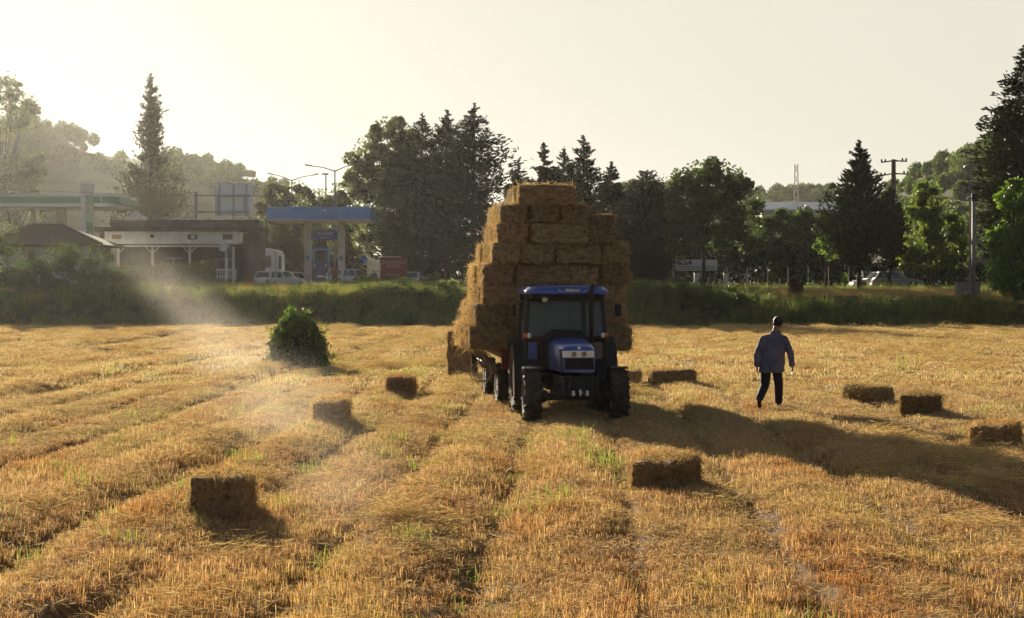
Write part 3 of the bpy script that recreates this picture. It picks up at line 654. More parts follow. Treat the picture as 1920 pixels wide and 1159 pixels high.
for s in (-1, 1):
    pane('side_window', [(0.80*s, 2.08, 1.56), (0.80*s, 2.70, 1.56), (0.735*s, 2.66, 2.36), (0.735*s, 2.08, 2.36)], GLS, tr)
    d_ = pane('cab_door', [(0.802*s, CY0+0.05, 0.95), (0.802*s, 2.02, 1.30), (0.802*s, 2.02, 1.56), (0.738*s, 2.02, 2.36), (0.742*s, CY0+0.12, 2.36), (0.802*s, CY0+0.05, 1.56)], GLS, tr)
    m = MB(); m.tube([(0.83*s, CY0+0.09, 1.62), (0.855*s, CY0+0.11, 1.75), (0.83*s, CY0+0.15, 1.90)], 0.014); m.build('handle', STEEL, d_)
    m = MB(); m.box((0.655*s, CY0-0.005, 1.27), (0.17, 0.03, 0.36)); m.build('side_panel', BLUE if s < 0 else pmat('panel_glass', (0.06, 0.10, 0.13), 0.15, spec=0.8), tr)
    m = MB(); m.ball((0.735*s, CY0-0.07, 1.585), (0.05, 0.05, 0.055)); m.bar((0.76*s, CY0, 1.57), (0.76*s, CY0-0.05, 1.57), 0.04); pl = m.build('indicator_lamp', CHR, tr, smoothf=True)
    m = MB(); m.ball((0.80*s, CY0-0.068, 1.585), (0.055, 0.05, 0.056)); m.build('orange_lens', ORG, pl, smoothf=True)
    # rear mudguard
    m = MB(); rings = []
    for k in range(9):
        a = R(-25+k*21); rr = 0.80
        y, z = 2.15-rr*math.cos(a), 0.73+rr*math.sin(a)
        x0, x1 = (0.60*s, 1.03*s)
        n_ = Vector((0, -math.cos(a), math.sin(a)))*0.03
        rings.append([Vector((x0, y, z)), Vector((x1, y, z)), Vector((x1, y, z))+n_, Vector((x0, y, z))+n_])
    m.loft(rings); m.build('rear_mudguard', BLK2, tr)
    m = MB(); rings = []
    for k in range(7):
        a = R(72+k*13); rr = 0.53; y, z = -rr*math.cos(a), 0.49+rr*math.sin(a)
        n_ = Vector((0, -math.cos(a), math.sin(a)))*0.018
        rings.append([Vector((0.68*s, y, z)), Vector((1.0*s, y, z)), Vector((1.0*s, y, z))+n_, Vector((0.66*s, y, z))+n_])
    m.loft(rings); m.bar((0.63*s, 0, 0.6), (0.72*s, 0, 1.04), 0.05); m.build('front_mudguard', BLK2, tr)
    # mirror on its arm
    m = MB(); m.tube([(0.74*s, CY0+0.05, 2.22), (0.92*s, CY0-0.06, 2.27), (0.985*s, CY0-0.08, 2.24)], 0.012)
    m.tube([(0.985*s, CY0-0.08, 2.24), (1.02*s, CY0-0.08, 2.02)], 0.012); m.tube([(0.78*s, CY0+0.02, 2.06), (1.02*s, CY0-0.08, 2.04)], 0.012)
    am = m.build('mirror_arm', STEEL, tr)
    m = MB(); m.box((1.035*s, CY0-0.10, 2.08), (0.15 if s > 0 else 0.05, 0.05, 0.24), rot=R(38*s)); m.build('mirror', BLK2, am, bevel=0.012)
    m = MB(); m.box((0.74*s, 1.75, 0.55), (0.22, 0.3, 0.03)); m.box((0.74*s, 1.75, 0.80), (0.22, 0.3, 0.03)); m.bar((0.64*s, 1.75, 0.5), (0.64*s, 1.75, 0.9), 0.03); m.build('step', BLK, tr)
# roof
def roof_ring(z, x, y0, y1, r):
    out = []
    for cx, cy_, a0 in ((x-r, y1-r, 0), (-x+r, y1-r, 90), (-x+r, y0+r*0.8, 180), (x-r, y0+r*0.8, 270)):
        for k in range(5):
            a = R(a0+k*22.5); out.append(Vector((cx+r*math.cos(a), cy_+r*(0.8 if a0 >= 180 else 1)*math.sin(a), z)))
    return out
m = MB(); m.loft([roof_ring(2.395, 0.80, 1.12, 2.85, 0.22), roof_ring(2.41, 0.83, 1.09, 2.88, 0.24), roof_ring(2.47, 0.83, 1.10, 2.88, 0.24), roof_ring(2.545, 0.74, 1.16, 2.80, 0.26), roof_ring(2.575, 0.55, 1.35, 2.6, 0.2)])
rf = m.build('roof', BLUE, tr, smoothf=False, bevel=0.01)
text('roof_decal', 'FERMAN', 0.085, WHT, rf, (0.08, 1.070, 2.473), rot=(R(82), 0, 0), shear=0.35, sx=0.95, bold=0.002)
m = MB(); m.tube([(-0.16, 1.072, 2.455), (-0.19, 1.072, 2.49), (-0.10, 1.074, 2.44)], 0.006); m.build('decal_flourish', WHT, rf); m = MB(); m.tube([(0.33, 1.072, 2.455), (0.39, 1.072, 2.49), (0.30, 1.074, 2.44)], 0.006); m.build('decal_flourish', WHT, rf)
m = MB(); m.box((0, 1.30, 2.365), (1.46, 0.4, 0.06)); m.build('visor', BLK2, tr)
m = MB(); m.lathe([(0.062, 0.06), (0.068, 0.0), (0.045, 0.10)], (-0.44, 1.24, 2.30), 'y', 16); wl = m.build('work_lamp', BLK2, tr)
m = MB(); m.lathe([(0.055, -0.014), (0.055, -0.004)], (-0.44, 1.24, 2.30), 'y', 16); m.build('lamp_lens', CHR, wl)
m = MB(); m.tube([(0.44, 0.95, 0.9), (0.44, 0.95, 1.45)], 0.075, 14); m.tube([(0.44, 0.95, 1.45), (0.44, 0.95, 2.46), (0.455, 0.93, 2.54), (0.49, 0.90, 2.60)], 0.048, 14); m.build('exhaust_pipe', BLK, tr, smoothf=True)
# seat and steering wheel seen dimly through the glass
m = MB(); m.box((0, 2.35, 1.35), (0.5, 0.45, 0.14)); m.box((0, 2.58, 1.72), (0.5, 0.12, 0.7)); m.build('seat', BLK2, tr, bevel=0.04)
m = MB()
ring = [Vector((0.19*math.cos(2*PI*k/20), 1.86+0.08*math.sin(2*PI*k/20), 1.66+0.17*math.sin(2*PI*k/20))) for k in range(21)]
m.tube(ring, 0.014, 6); m.tube([(0, 1.6, 1.45), (0, 1.86, 1.66)], 0.02); m.build('steering_wheel', BLK2, tr)
m = MB(); m.box((-0.36, CY0-0.003, 1.60), (0.11, 0.012, 0.045)); m.build('sticker', BLK2, tr)

# ------------------------------------------------------------------ trailer
def loc2w(p): return TL + Matrix.Rotation(PHI, 3, 'Z') @ Vector(p)
tl = thing('hay_trailer', 'red flatbed farm trailer with steel stakes carrying the tall straw load', 'trailer', TL, PHI)
BED0, BED1, BW = 3.55, 8.35, 2.15
m = MB(); m.box((0, (BED0+BED1)/2, 1.10), (BW, BED1-BED0, 0.10)); m.bar((-0.4, BED0, 0.98), (-0.4, BED1, 0.98), 0.1, 0.14); m.bar((0.4, BED0, 0.98), (0.4, BED1, 0.98), 0.1, 0.14); m.build('bed', RED, tl)
m = MB(); m.box((0, BED0-0.03, 1.32), (BW, 0.05, 0.50)); m.box((-0.99, BED0-0.045, 1.20), (0.20, 0.06, 0.75)); m.box((0.99, BED0-0.045, 1.20), (0.20, 0.06, 0.75)); m.build('headboard', RED, tl)
m = MB(); m.bar((-0.35, BED0+0.6, 0.62), (0, 2.75, 0.55), 0.09); m.bar((0.35, BED0+0.6, 0.62), (0, 2.75, 0.55), 0.09); m.build('drawbar', RED, tl)
for yy in (4.25, 7.35):
    for sx in (-1, 1): tyre('wheel', 0.46, 0.24, 0.22, 18, 0.03, tl, (1.02*sx, yy, 0.46), sx)
    m = MB(); m.tube([(-0.95, yy, 0.46), (0.95, yy, 0.46)], 0.05); m.box((0, yy, 0.72), (0.9, 0.5, 0.3)); m.build('axle', BLK, tl)
for s in (-1, 1):
    m = MB()
    for k in range(6):
        y0 = BED0+0.25+k*0.85; m.tube([(1.10*s, y0, 0.62), (1.34*s, y0+0.06, 1.02), (1.40*s, y0+0.06, 1.18)], 0.022, 6)
        m.tube([(1.10*s, y0+0.3, 0.70), (1.30*s, y0+0.36, 1.12)], 0.016, 6)
    m.tube([(1.24*s, BED0+0.2, 0.86), (1.24*s, BED1-0.2, 0.86)], 0.022, 6); m.tube([(1.38*s, BED0+0.2, 1.14), (1.38*s, BED1-0.2, 1.14)], 0.022, 6)
    m.build('side_rack', STEEL, tl)
rope = MB()
for q in range(3):
    c0 = loc2w((-1.36-0.05*q, BED0+1.0, 0.70)); rope.tube([c0+Vector((0.16*math.sin(2*PI*k/24)*(1+0.2*q), 0.05*q, 0.20*math.cos(2*PI*k/24))) for k in range(25)], 0.011, 5)
rope.tube([loc2w((-1.36, BED0+1.0, 0.9)), loc2w((-1.33, BED0+1.0, 1.14))], 0.012, 5); rope.tube([loc2w((-1.36, BED0+1.0, 0.5)), loc2w((-1.35, BED0+1.0, 0.3)), loc2w((-1.38, BED0+0.98, 0.03))], 0.009, 5)
tag(rope.build('rope', pmat('rope', (0.30, 0.23, 0.15), 0.9)), 'coiled rope hanging from the rack of the hay trailer down to the stubble', 'rope')

# ------------------------------------------------------------------ the load: tiers (z, height), front-row spans in photo pixels at the load's front
GL = 'straw bales stacked on the trailer'
LY = 3.50                                  # local y of the load's front face
def lx(px, y=LY):                           # photo column -> local x on the front face
    d = 34.45+y*math.cos(PHI); X = (px-960)/F*d
    return (X-TL.x+y*math.sin(PHI))/math.cos(PHI)
def lz(py): return CAMZ+(HOR-py)/F*38.0-TL.z
TIERS = [('lowest', 653, 611, [(881, 968), (970, 1060), (1062, 1124), (1126, 1181)], 0.16, 5),
         ('second', 611, 571, [(893, 948), (950, 1050), (1052, 1110), (1112, 1174)], 0.05, 5),
         ('third', 571, 535, [(907, 1003), (1005, 1060), (1062, 1120), (1122, 1174)], 0.0, 5),
         ('fourth', 535, 496, [(908, 965), (967, 1070), (1072, 1128), (1130, 1182)], -0.04, 5),
         ('fifth', 496, 458, [(925, 978), (980, 1040), (1045, 1128), (1130, 1180)], 0.04, 5),
         ('sixth', 458, 420, [(935, 993), (995, 1102), (1104, 1152)], 0.02, 4),
         ('seventh', 420, 384, [(941, 991), (994, 1048), (1050, 1106)], 0.0, 4),
         ('topmost', 384, 348, [(975, 1078)], 0.0, 3)]
place = {0: 'sunlit end', 1: 'second from the sunlit end', 2: 'third from the sunlit end', 3: 'shaded end'}
bi = 0
def load_bale(cx, cyy, cz, w_, dp, h_, label, jx=0.0):
    """w_ across the trailer, dp along it; the mesh's long axis is turned to whichever is longer."""
    global bi
    me = BALES[bi % 5]; bi += 1
    o = bpy.data.objects.new('straw_bale', me); C.objects.link(o)
    flip = rnd.choice((0, 180))
    if w_ >= dp: o.scale = (w_/1.12, dp/0.55, h_/0.42); o.rotation_euler = (R(rnd.uniform(-2, 2)), R(rnd.uniform(-2, 2)), PHI+R(flip+rnd.uniform(-5, 5)))
    else: o.scale = (dp/1.12, w_/0.55, h_/0.42); o.rotation_euler = (R(rnd.uniform(-2, 2)), R(rnd.uniform(-2, 2)), PHI+R(90+flip+rnd.uniform(-3, 3)))
    o.location = loc2w((cx, cyy, cz)); tag(o, label, 'straw bale', GL)
nth = ['front', 'second', 'third', 'fourth', 'rear']
for (tn, yb, yt, spans, prot, rows) in TIERS:
    zb, zt = lz(yb), lz(yt); cz = (zb+zt)/2; h_ = (zt-zb)*1.03
    for k, (a, b) in enumerate(spans):
        x0, x1 = lx(a), lx(b); wd = x1-x0
        pos = 'the only one' if len(spans) == 1 else place[3 if k == len(spans)-1 else k].replace('sunlit end', 'at the sunlit end' if k == 0 else 'sunlit end').replace('shaded end', 'at the shaded end')
        dp = 0.55 if wd > 0.8 else 1.12
        load_bale((x0+x1)/2, LY-prot+dp/2+rnd.uniform(-0.07, 0.07), cz, wd*1.01, dp, h_*rnd.uniform(0.95, 1.05), f'{tn}-tier straw bale in the front face of the load, {pos}')
    x0, x1 = lx(spans[0][0]), lx(spans[-1][1])
    for r in range(1, rows):
        yy = LY+0.56+r*0.86
        last = r == rows-1
        if last or tn in ('topmost',):
            n = max(1, round((x1-x0)/1.0)); wv = (x1-x0)/n
            for k in range(n): load_bale(x0+wv*(k+0.5), yy, cz, wv*1.02, 0.9, h_, f'straw bale in row {nth[r]} of the {tn} load tier, {("sunlit side", "middle", "shaded side")[0 if k == 0 else 2 if k == n-1 else 1]}' if n > 1 else f'straw bale in the {nth[r]} row of the {tn} load tier, behind its front bale')
        else:
            for s, xs in ((0, x0), (1, x1)):
                w2 = rnd.uniform(0.5, 0.62); load_bale(xs+(w2/2-rnd.uniform(-0.02, 0.07) if s == 0 else -w2/2), yy, cz, w2, 0.88, h_, f'straw bale in the {nth[r]} row of the {tn} load tier, on the {"sunlit" if s == 0 else "shaded"} flank')
            w3 = (x1-x0)-1.2
            if w3 > 0.3: load_bale((x0+x1)/2, yy, cz-0.01, w3, 0.88, h_*0.98, f'straw bale in the {nth[r]} row of the {tn} load tier, in its middle')
x0, x1 = lx(1108), lx(1151); load_bale((x0+x1)/2, LY+0.5, lz(411), x1-x0, 1.0, 0.22, 'half-height straw bale on the shaded shoulder of the load, beside the seventh tier')
# loose straw hanging off the load's sunlit lower edge
rng = np.random.default_rng(77); n = 380
lc = np.column_stack([rng.normal(lx(883), 0.09, n), LY+0.1+rng.uniform(0, 4.2, n), lz(632)+rng.normal(0, 0.15, n)])
ld = rng.normal(0, 1, (n, 3))+np.array([-0.8, -0.3, -0.3])
Mz = np.array(Matrix.Rotation(PHI, 3, 'Z')); lc = lc@Mz.T+np.array(TL); ld = ld@Mz.T
tag(npmesh('hanging_straw', cards(rng, lc, ld, rng.uniform(0.1, 0.28, n), rng.uniform(0.008, 0.014, n)), quads(n), m_bstraw), 'loose straw fringe hanging off the sunlit lower edge of the load', 'straw', kind='stuff')
# ------------------------------------------------------------------ people
SKIN = pmat('skin', (0.28, 0.14, 0.085), 0.55, var=0.12, scale=12)
HAIR = pmat('dark_hair', (0.012, 0.010, 0.009), 0.6, var=0.3, scale=40, bump=0.5, bscale=200)
TROU = pmat('dark_trousers', (0.014, 0.014, 0.017), 0.85, var=0.2, scale=10)
SHOE = pmat('dark_shoe', (0.02, 0.015, 0.012), 0.6)
def shirtmat(name, a, b):
    return pmat(name, a, 0.85, col2=b, scale=3.2, bump=0.6, bscale=14)
def blend(o, vox, it=4, fac=0.5):
    r = o.modifiers.new('merge', 'REMESH'); r.mode = 'VOXEL'; r.voxel_size = vox; r.use_smooth_shade = True
    s = o.modifiers.new('soft', 'SMOOTH'); s.iterations = it; s.factor = fac
def lerp(a, b, t): return Vector(a)+(Vector(b)-Vector(a))*t
def hand(m, wrist, d, palm, s=1.0):
    """palm plus five bent fingers. d: the way the fingers hang; palm: the way the palm faces."""
    d = Vector(d).normalized(); p = Vector(palm).normalized(); side = d.cross(p).normalized(); w = Vector(wrist)
    for o in (-0.028, -0.01, 0.01, 0.028): m.capsule(w+side*o*0.6*s, w+d*0.085*s+side*o*s, 0.016*s, 0.014*s, 8)
    for o, L in ((-0.033, 0.062), (-0.011, 0.078), (0.011, 0.072), (0.033, 0.056)):
        a = w+d*0.088*s+side*o*s; b = a+(d+p*0.25).normalized()*L*0.5*s; c = b+(d+p*0.9).normalized()*L*0.5*s
        m.capsule(a, b, 0.0095*s, 0.009*s, 8); m.capsule(b, c, 0.009*s, 0.0075*s, 8)
    a = w+d*0.025*s-side*0.03*s; b = a+(d*0.7-side*0.7+p*0.3).normalized()*0.045*s; c = b+(d+p*0.3-side*0.1).normalized()*0.035*s
    m.capsule(a, b, 0.013*s, 0.011*s, 8); m.capsule(b, c, 0.011*s, 0.009*s, 8)
def person(label, loc, rz, J, shirt, trousers=TROU, vox=0.011, hem=0.0, sole=None):
    """J: joints in metres; local -y is the side the camera sees, +y is forward for a person seen from behind."""
    root = thing('person', label, 'person', loc, rz)
    f = J.get('face', Vector((0, 1, 0))); f = Vector(f).normalized(); hd = Vector(J['head']); nk = Vector(J['neck'])
    up = (hd-nk).normalized(); sdv = f.cross(up).normalized()
    m = MB()
    def hp(a, b, c): return hd+sdv*a+f*b+up*c
    m.ball(hp(0, -0.008, 0.02), (0.096, 0.112, 0.120), 16, 10); m.ball(hp(0, 0.03, -0.055), (0.066, 0.07, 0.075), 12, 8)
    m.capsule(hp(0, 0.088, 0.015), hp(0, 0.108, -0.022), 0.010, 0.015, 8)           # nose
    m.capsule(hp(-0.022, 0.086, -0.058), hp(0.022, 0.086, -0.058), 0.008, 0.008, 8)  # mouth
    m.capsule(hp(-0.045, 0.077, 0.035), hp(0.045, 0.077, 0.035), 0.010, 0.010, 8)    # brow
    for s in (-1, 1): m.ball(hp(0.032*s, 0.074, 0.012), 0.013, 8, 6); m.ball(hp(0.079*s, -0.005, -0.004), (0.014, 0.022, 0.034), 8, 6)
    m.capsule(nk-up*0.05, hp(0, -0.02, -0.05), 0.07, 0.064, 12)
    ch, pv = Vector(J['chest']), Vector(J['pelvis'])
    m.capsule(ch, nk-up*0.03, 0.11, 0.06, 14); m.capsule(pv, ch, 0.12, 0.13, 14)
    for s in 'LR':
        sh, el, wr = (Vector(J[k+s]) for k in ('shoulder', 'elbow', 'wrist')); hi, kn, an = (Vector(J[k+s]) for k in ('hip', 'knee', 'ankle'))
        m.capsule(ch+(sh-ch)*0.4, sh, 0.07, 0.055, 10); m.capsule(sh, el, 0.05, 0.038, 10); m.capsule(el, wr, 0.038, 0.026, 10)
        m.capsule(pv, hi, 0.1, 0.085, 10); m.capsule(hi, kn, 0.078, 0.052, 12); m.capsule(kn, an, 0.05, 0.036, 12)
        hand(m, wr+(wr-el).normalized()*0.015, (wr-el), J['palm'+s])
        t = Vector(J['toe'+s]); m.capsule(an+Vector((0, 0, -0.02)), lerp(an, t, 0.7), 0.03, 0.02, 10)
    b = m.build('body', SKIN, root, fix=False); blend(b, vox*0.75, 3)
    m = MB(); m.ball(hp(0, -0.022, 0.034), (0.100, 0.110, 0.106), 16, 10); m.capsule(hp(-0.04, -0.068, -0.03), hp(0.04, -0.068, -0.03), 0.036, 0.036, 10)
    h = m.build('hair', HAIR, root, smoothf=True)
    # trousers
    m = MB(); m.capsule(pv+Vector((-0.03, 0, 0.04)), pv+Vector((0.03, 0, 0.04)), 0.135, 0.135, 14)
    for s in 'LR':
        hi, kn, an = (Vector(J[k+s]) for k in ('hip', 'knee', 'ankle'))
        m.capsule(pv, hi, 0.125, 0.105, 12); m.capsule(hi, kn, 0.108, 0.088, 14); m.capsule(kn, lerp(kn, an, 0.93), 0.087, 0.075, 14)
        m.ball(lerp(kn, an, 0.90), (0.075, 0.08, 0.05), 12, 8)
    t = m.build('trousers', trousers, root, fix=False); blend(t, vox, 3)
    # shirt: torso rings plus sleeves, open hem kept closed inside
    m = MB(); sl, sr = Vector(J['shoulderL']), Vector(J['shoulderR']); hemz = J['hem']
    ax = (sr-sl); ax.z = 0; ax.normalize(); fw = Vector((-ax.y, ax.x, 0))
    rings = []
    for (t, hw, hd_, ph) in ((0.0, 0.240, 0.165, 0), (0.06, 0.244, 0.17, 1), (0.25, 0.236, 0.17, 2), (0.45, 0.228, 0.165, 3), (0.65, 0.23, 0.165, 4), (0.8, 0.218, 0.15, 5), (0.91, 0.165, 0.12, 6), (0.985, 0.105, 0.085, 7), (1.02, 0.075, 0.075, 8)):
        c = lerp(Vector((pv.x, pv.y, hemz)), nk, t) if t < 0.3 else lerp(lerp(Vector((pv.x, pv.y, hemz)), nk, 0.3), nk, (t-0.3)/0.7)
        ring = []
        for k in range(28):
            a = 2*PI*k/28; wv = 1+0.04*math.sin(a*5+ph*1.3)+0.04*math.sin(a*9+ph*2.1)
            ring.append(c+ax*hw*math.cos(a)*wv+fw*hd_*math.sin(a)*wv)
        rings.append(ring)
    m.loft(rings)
    for s in 'LR':
        sh, el, wr = (Vector(J[k+s]) for k in ('shoulder', 'elbow', 'wrist'))
        m.capsule(lerp(sh, nk, 0.45)+Vector((0, 0, -0.05)), sh+Vector((0, 0, -0.015)), 0.085, 0.078, 12); m.capsule(sh+Vector((0, 0, -0.015)), el, 0.078, 0.066, 12); e = lerp(el, wr, J.get('cuff', 0.85)); m.capsule(el, e, 0.07, 0.058, 12)
        m.capsule(lerp(el, e, 0.8), e, 0.06, 0.064, 12); m.ball(lerp(sh, el, 0.6)+Vector((0, -0.03, 0)), 0.07, 10, 7)
    m.tube([nk+ax*0.078*math.cos(2*PI*k/14)+fw*0.078*math.sin(2*PI*k/14)+Vector((0, 0, 0.02)) for k in range(15)], 0.022, 8)
    sh_ = m.build('shirt', shirt, root, fix=False); blend(sh_, vox, 2)
    for s in 'LR':
        an, t = Vector(J['ankle'+s]), Vector(J['toe'+s]); m = MB(); d = (t-an)
        heel = an+Vector((0, 0, -0.045))-d.normalized()*0.045
        m.capsule(heel, t, 0.046, 0.040, 12); m.capsule(an+Vector((0, 0, -0.02)), lerp(an, t, 0.5), 0.048, 0.042, 12); m.ball(lerp(heel, t, 0.95), (0.05, 0.05, 0.035), 10, 6)
        q = m.build('shoe', SHOE, root, fix=False); blend(q, vox, 2)
    return root
mx_, my_ = gpos(1445, 768)
person('man in a dark blue shirt walking away across the stubble, seen from behind', (mx_, my_, gm(mx_, my_)+0.0), R(0), dict(
    head=(0.145, 0.03, 1.655), neck=(0.095, 0.0, 1.475), face=(0.35, 0.9, -0.15), chest=(0.06, 0.0, 1.24), pelvis=(0.005, 0.0, 0.90), hem=0.71,
    shoulderL=(-0.135, 0.0, 1.36), elbowL=(-0.265, -0.06, 1.06), wristL=(-0.262, 0.02, 0.845), palmL=(1, 0.2, 0),
    shoulderR=(0.262, 0.0, 1.36), elbowR=(0.372, -0.03, 1.09), wristR=(0.418, 0.05, 0.835), palmR=(-1, 0.2, 0),
    hipL=(-0.085, 0.0, 0.86), kneeL=(-0.10, 0.05, 0.47), ankleL=(-0.25, -0.24, 0.22), toeL=(-0.235, -0.16, 0.08),
    hipR=(0.105, 0.0, 0.86), kneeR=(0.165, 0.10, 0.49), ankleR=(0.175, 0.14, 0.13), toeR=(0.19, 0.29, 0.07)),
    shirtmat('blue_shirt', (0.15, 0.15, 0.225), (0.05, 0.045, 0.085))).scale = (1.07, 1.07, 1.07)
px_, py_ = gpos(884, 706)
person('loader in a pale pink shirt and black trousers, half hidden behind the upright bale', (px_, py_+0.25, gm(px_, py_)-0.0), R(-10), dict(
    head=(0.02, 0.10, 1.64), neck=(0.0, 0.03, 1.46), face=(-0.5, -0.5, 0.0), chest=(0.0, 0.0, 1.24), pelvis=(0.0, 0.0, 0.92), hem=0.80,
    shoulderL=(-0.21, -0.02, 1.38), elbowL=(-0.36, -0.12, 1.15), wristL=(-0.40, -0.22, 0.95), palmL=(-0.3, -1, 0),
    shoulderR=(0.21, 0.0, 1.38), elbowR=(0.16, -0.16, 1.12), wristR=(-0.05, -0.24, 1.0), palmR=(-1, -0.2, 0),
    hipL=(-0.09, 0.0, 0.88), kneeL=(-0.11, -0.03, 0.47), ankleL=(-0.13, 0.03, 0.085), toeL=(-0.17, -0.12, 0.04),
    hipR=(0.09, 0.0, 0.88), kneeR=(0.09, -0.02, 0.47), ankleR=(0.06, 0.08, 0.085), toeR=(0.05, -0.07, 0.04)),
    shirtmat('pink_shirt', (0.52, 0.38, 0.40), (0.38, 0.27, 0.30)))
for (ppx, dz, lab, shm, fx) in ((701, 152, 'distant person in a dark jacket standing on the forecourt by the round arrow sign', shirtmat('slate_jacket', (0.06, 0.07, 0.09), (0.04, 0.045, 0.06)), 0.2),
                         (709.5, 154, 'distant person in a white top standing beside the red petrol board', shirtmat('white_top', (0.6, 0.6, 0.6), (0.45, 0.45, 0.46)), -0.4)):
    person(lab, onground(ppx, dz, 0.02), R(30), dict(
        head=(0.0, 0.03, 1.62), neck=(0.0, 0.0, 1.45), face=(fx, -1, 0.0), chest=(0.0, 0.0, 1.22), pelvis=(0.0, 0.0, 0.92), hem=0.82,
        shoulderL=(-0.2, 0.0, 1.37), elbowL=(-0.25, 0.03, 1.10), wristL=(-0.24, -0.08, 0.87), palmL=(1, 0, 0),
        shoulderR=(0.2, 0.0, 1.37), elbowR=(0.26, 0.03, 1.10), wristR=(0.24, -0.08, 0.87), palmR=(-1, 0, 0),
        hipL=(-0.09, 0.0, 0.88), kneeL=(-0.12, -0.02, 0.47), ankleL=(-0.14, 0.03, 0.085), toeL=(-0.17, -0.12, 0.04),
        hipR=(0.09, 0.0, 0.88), kneeR=(0.12, -0.02, 0.47), ankleR=(0.15, 0.03, 0.085), toeR=(0.19, -0.12, 0.04)), shm, vox=0.025)
# ------------------------------------------------------------------ trees
m_con = leafmat('conifer_leaf', [(0.010, 0.015, 0.008), (0.017, 0.024, 0.011), (0.028, 0.037, 0.015)], trans=0.15, tcol=1.5, gloss=0.03)
m_cyp = leafmat('cypress_leaf', [(0.03, 0.04, 0.016), (0.042, 0.05, 0.019), (0.06, 0.068, 0.024)], trans=0.2, tcol=1.5, gloss=0.03)
m_bro = leafmat('broad_leaf', [(0.03, 0.055, 0.014), (0.055, 0.09, 0.02), (0.09, 0.125, 0.03)], trans=0.45, tcol=1.8, gloss=0.04)
m_pop = leafmat('poplar_leaf', [(0.05, 0.075, 0.022), (0.085, 0.115, 0.035), (0.13, 0.15, 0.055)], trans=0.45, tcol=1.7, gloss=0.08)
m_lim = leafmat('bright_leaf', [(0.05, 0.10, 0.015), (0.09, 0.16, 0.022), (0.14, 0.21, 0.035)], trans=0.5, tcol=1.8, gloss=0.05)
m_lim2 = leafmat('yellow_green_leaf', [(0.05, 0.085, 0.014), (0.085, 0.13, 0.02), (0.14, 0.18, 0.035)], trans=0.5, tcol=1.9, gloss=0.04)
m_che = leafmat('chestnut_leaf', [(0.024, 0.045, 0.012), (0.042, 0.072, 0.017), (0.07, 0.105, 0.024)], trans=0.45, tcol=1.8, gloss=0.04)
m_red = leafmat('dark_red_leaf', [(0.03, 0.015, 0.014), (0.05, 0.024, 0.018)], trans=0.3, gloss=0.03)
BARK = pmat('bark', (0.07, 0.052, 0.038), 0.9, var=0.35, scale=4, bump=0.6, stretch=(4, 4, 0.6))
def trunk(root, h, r0, rng, limbs=(), bend=0.02):
    m = MB(); pts = [(rng.normal(0, bend*h*t*0.3), rng.normal(0, bend*h*t*0.3), h*t-0.2) for t in np.linspace(0, 1, 7)]
    m.tube(pts, [r0*(1.25 if i == 0 else 1)*(1-0.85*i/6) for i in range(7)], 9)
    for (z, e) in limbs:
        i = min(5, int(z/h*6)); b = Vector(pts[i]).lerp(Vector(pts[i+1]), z/h*6-i) if i < 6 else Vector(pts[6])
        mid = b.lerp(Vector(e), 0.5)+Vector((0, 0, -0.04*h*0.3)); rr = r0*0.42*(1-0.6*z/h)
        m.tube([b, mid, Vector(e)], [rr, rr*0.7, rr*0.15], 6)
    return m.build('trunk', BARK, root, smoothf=True)
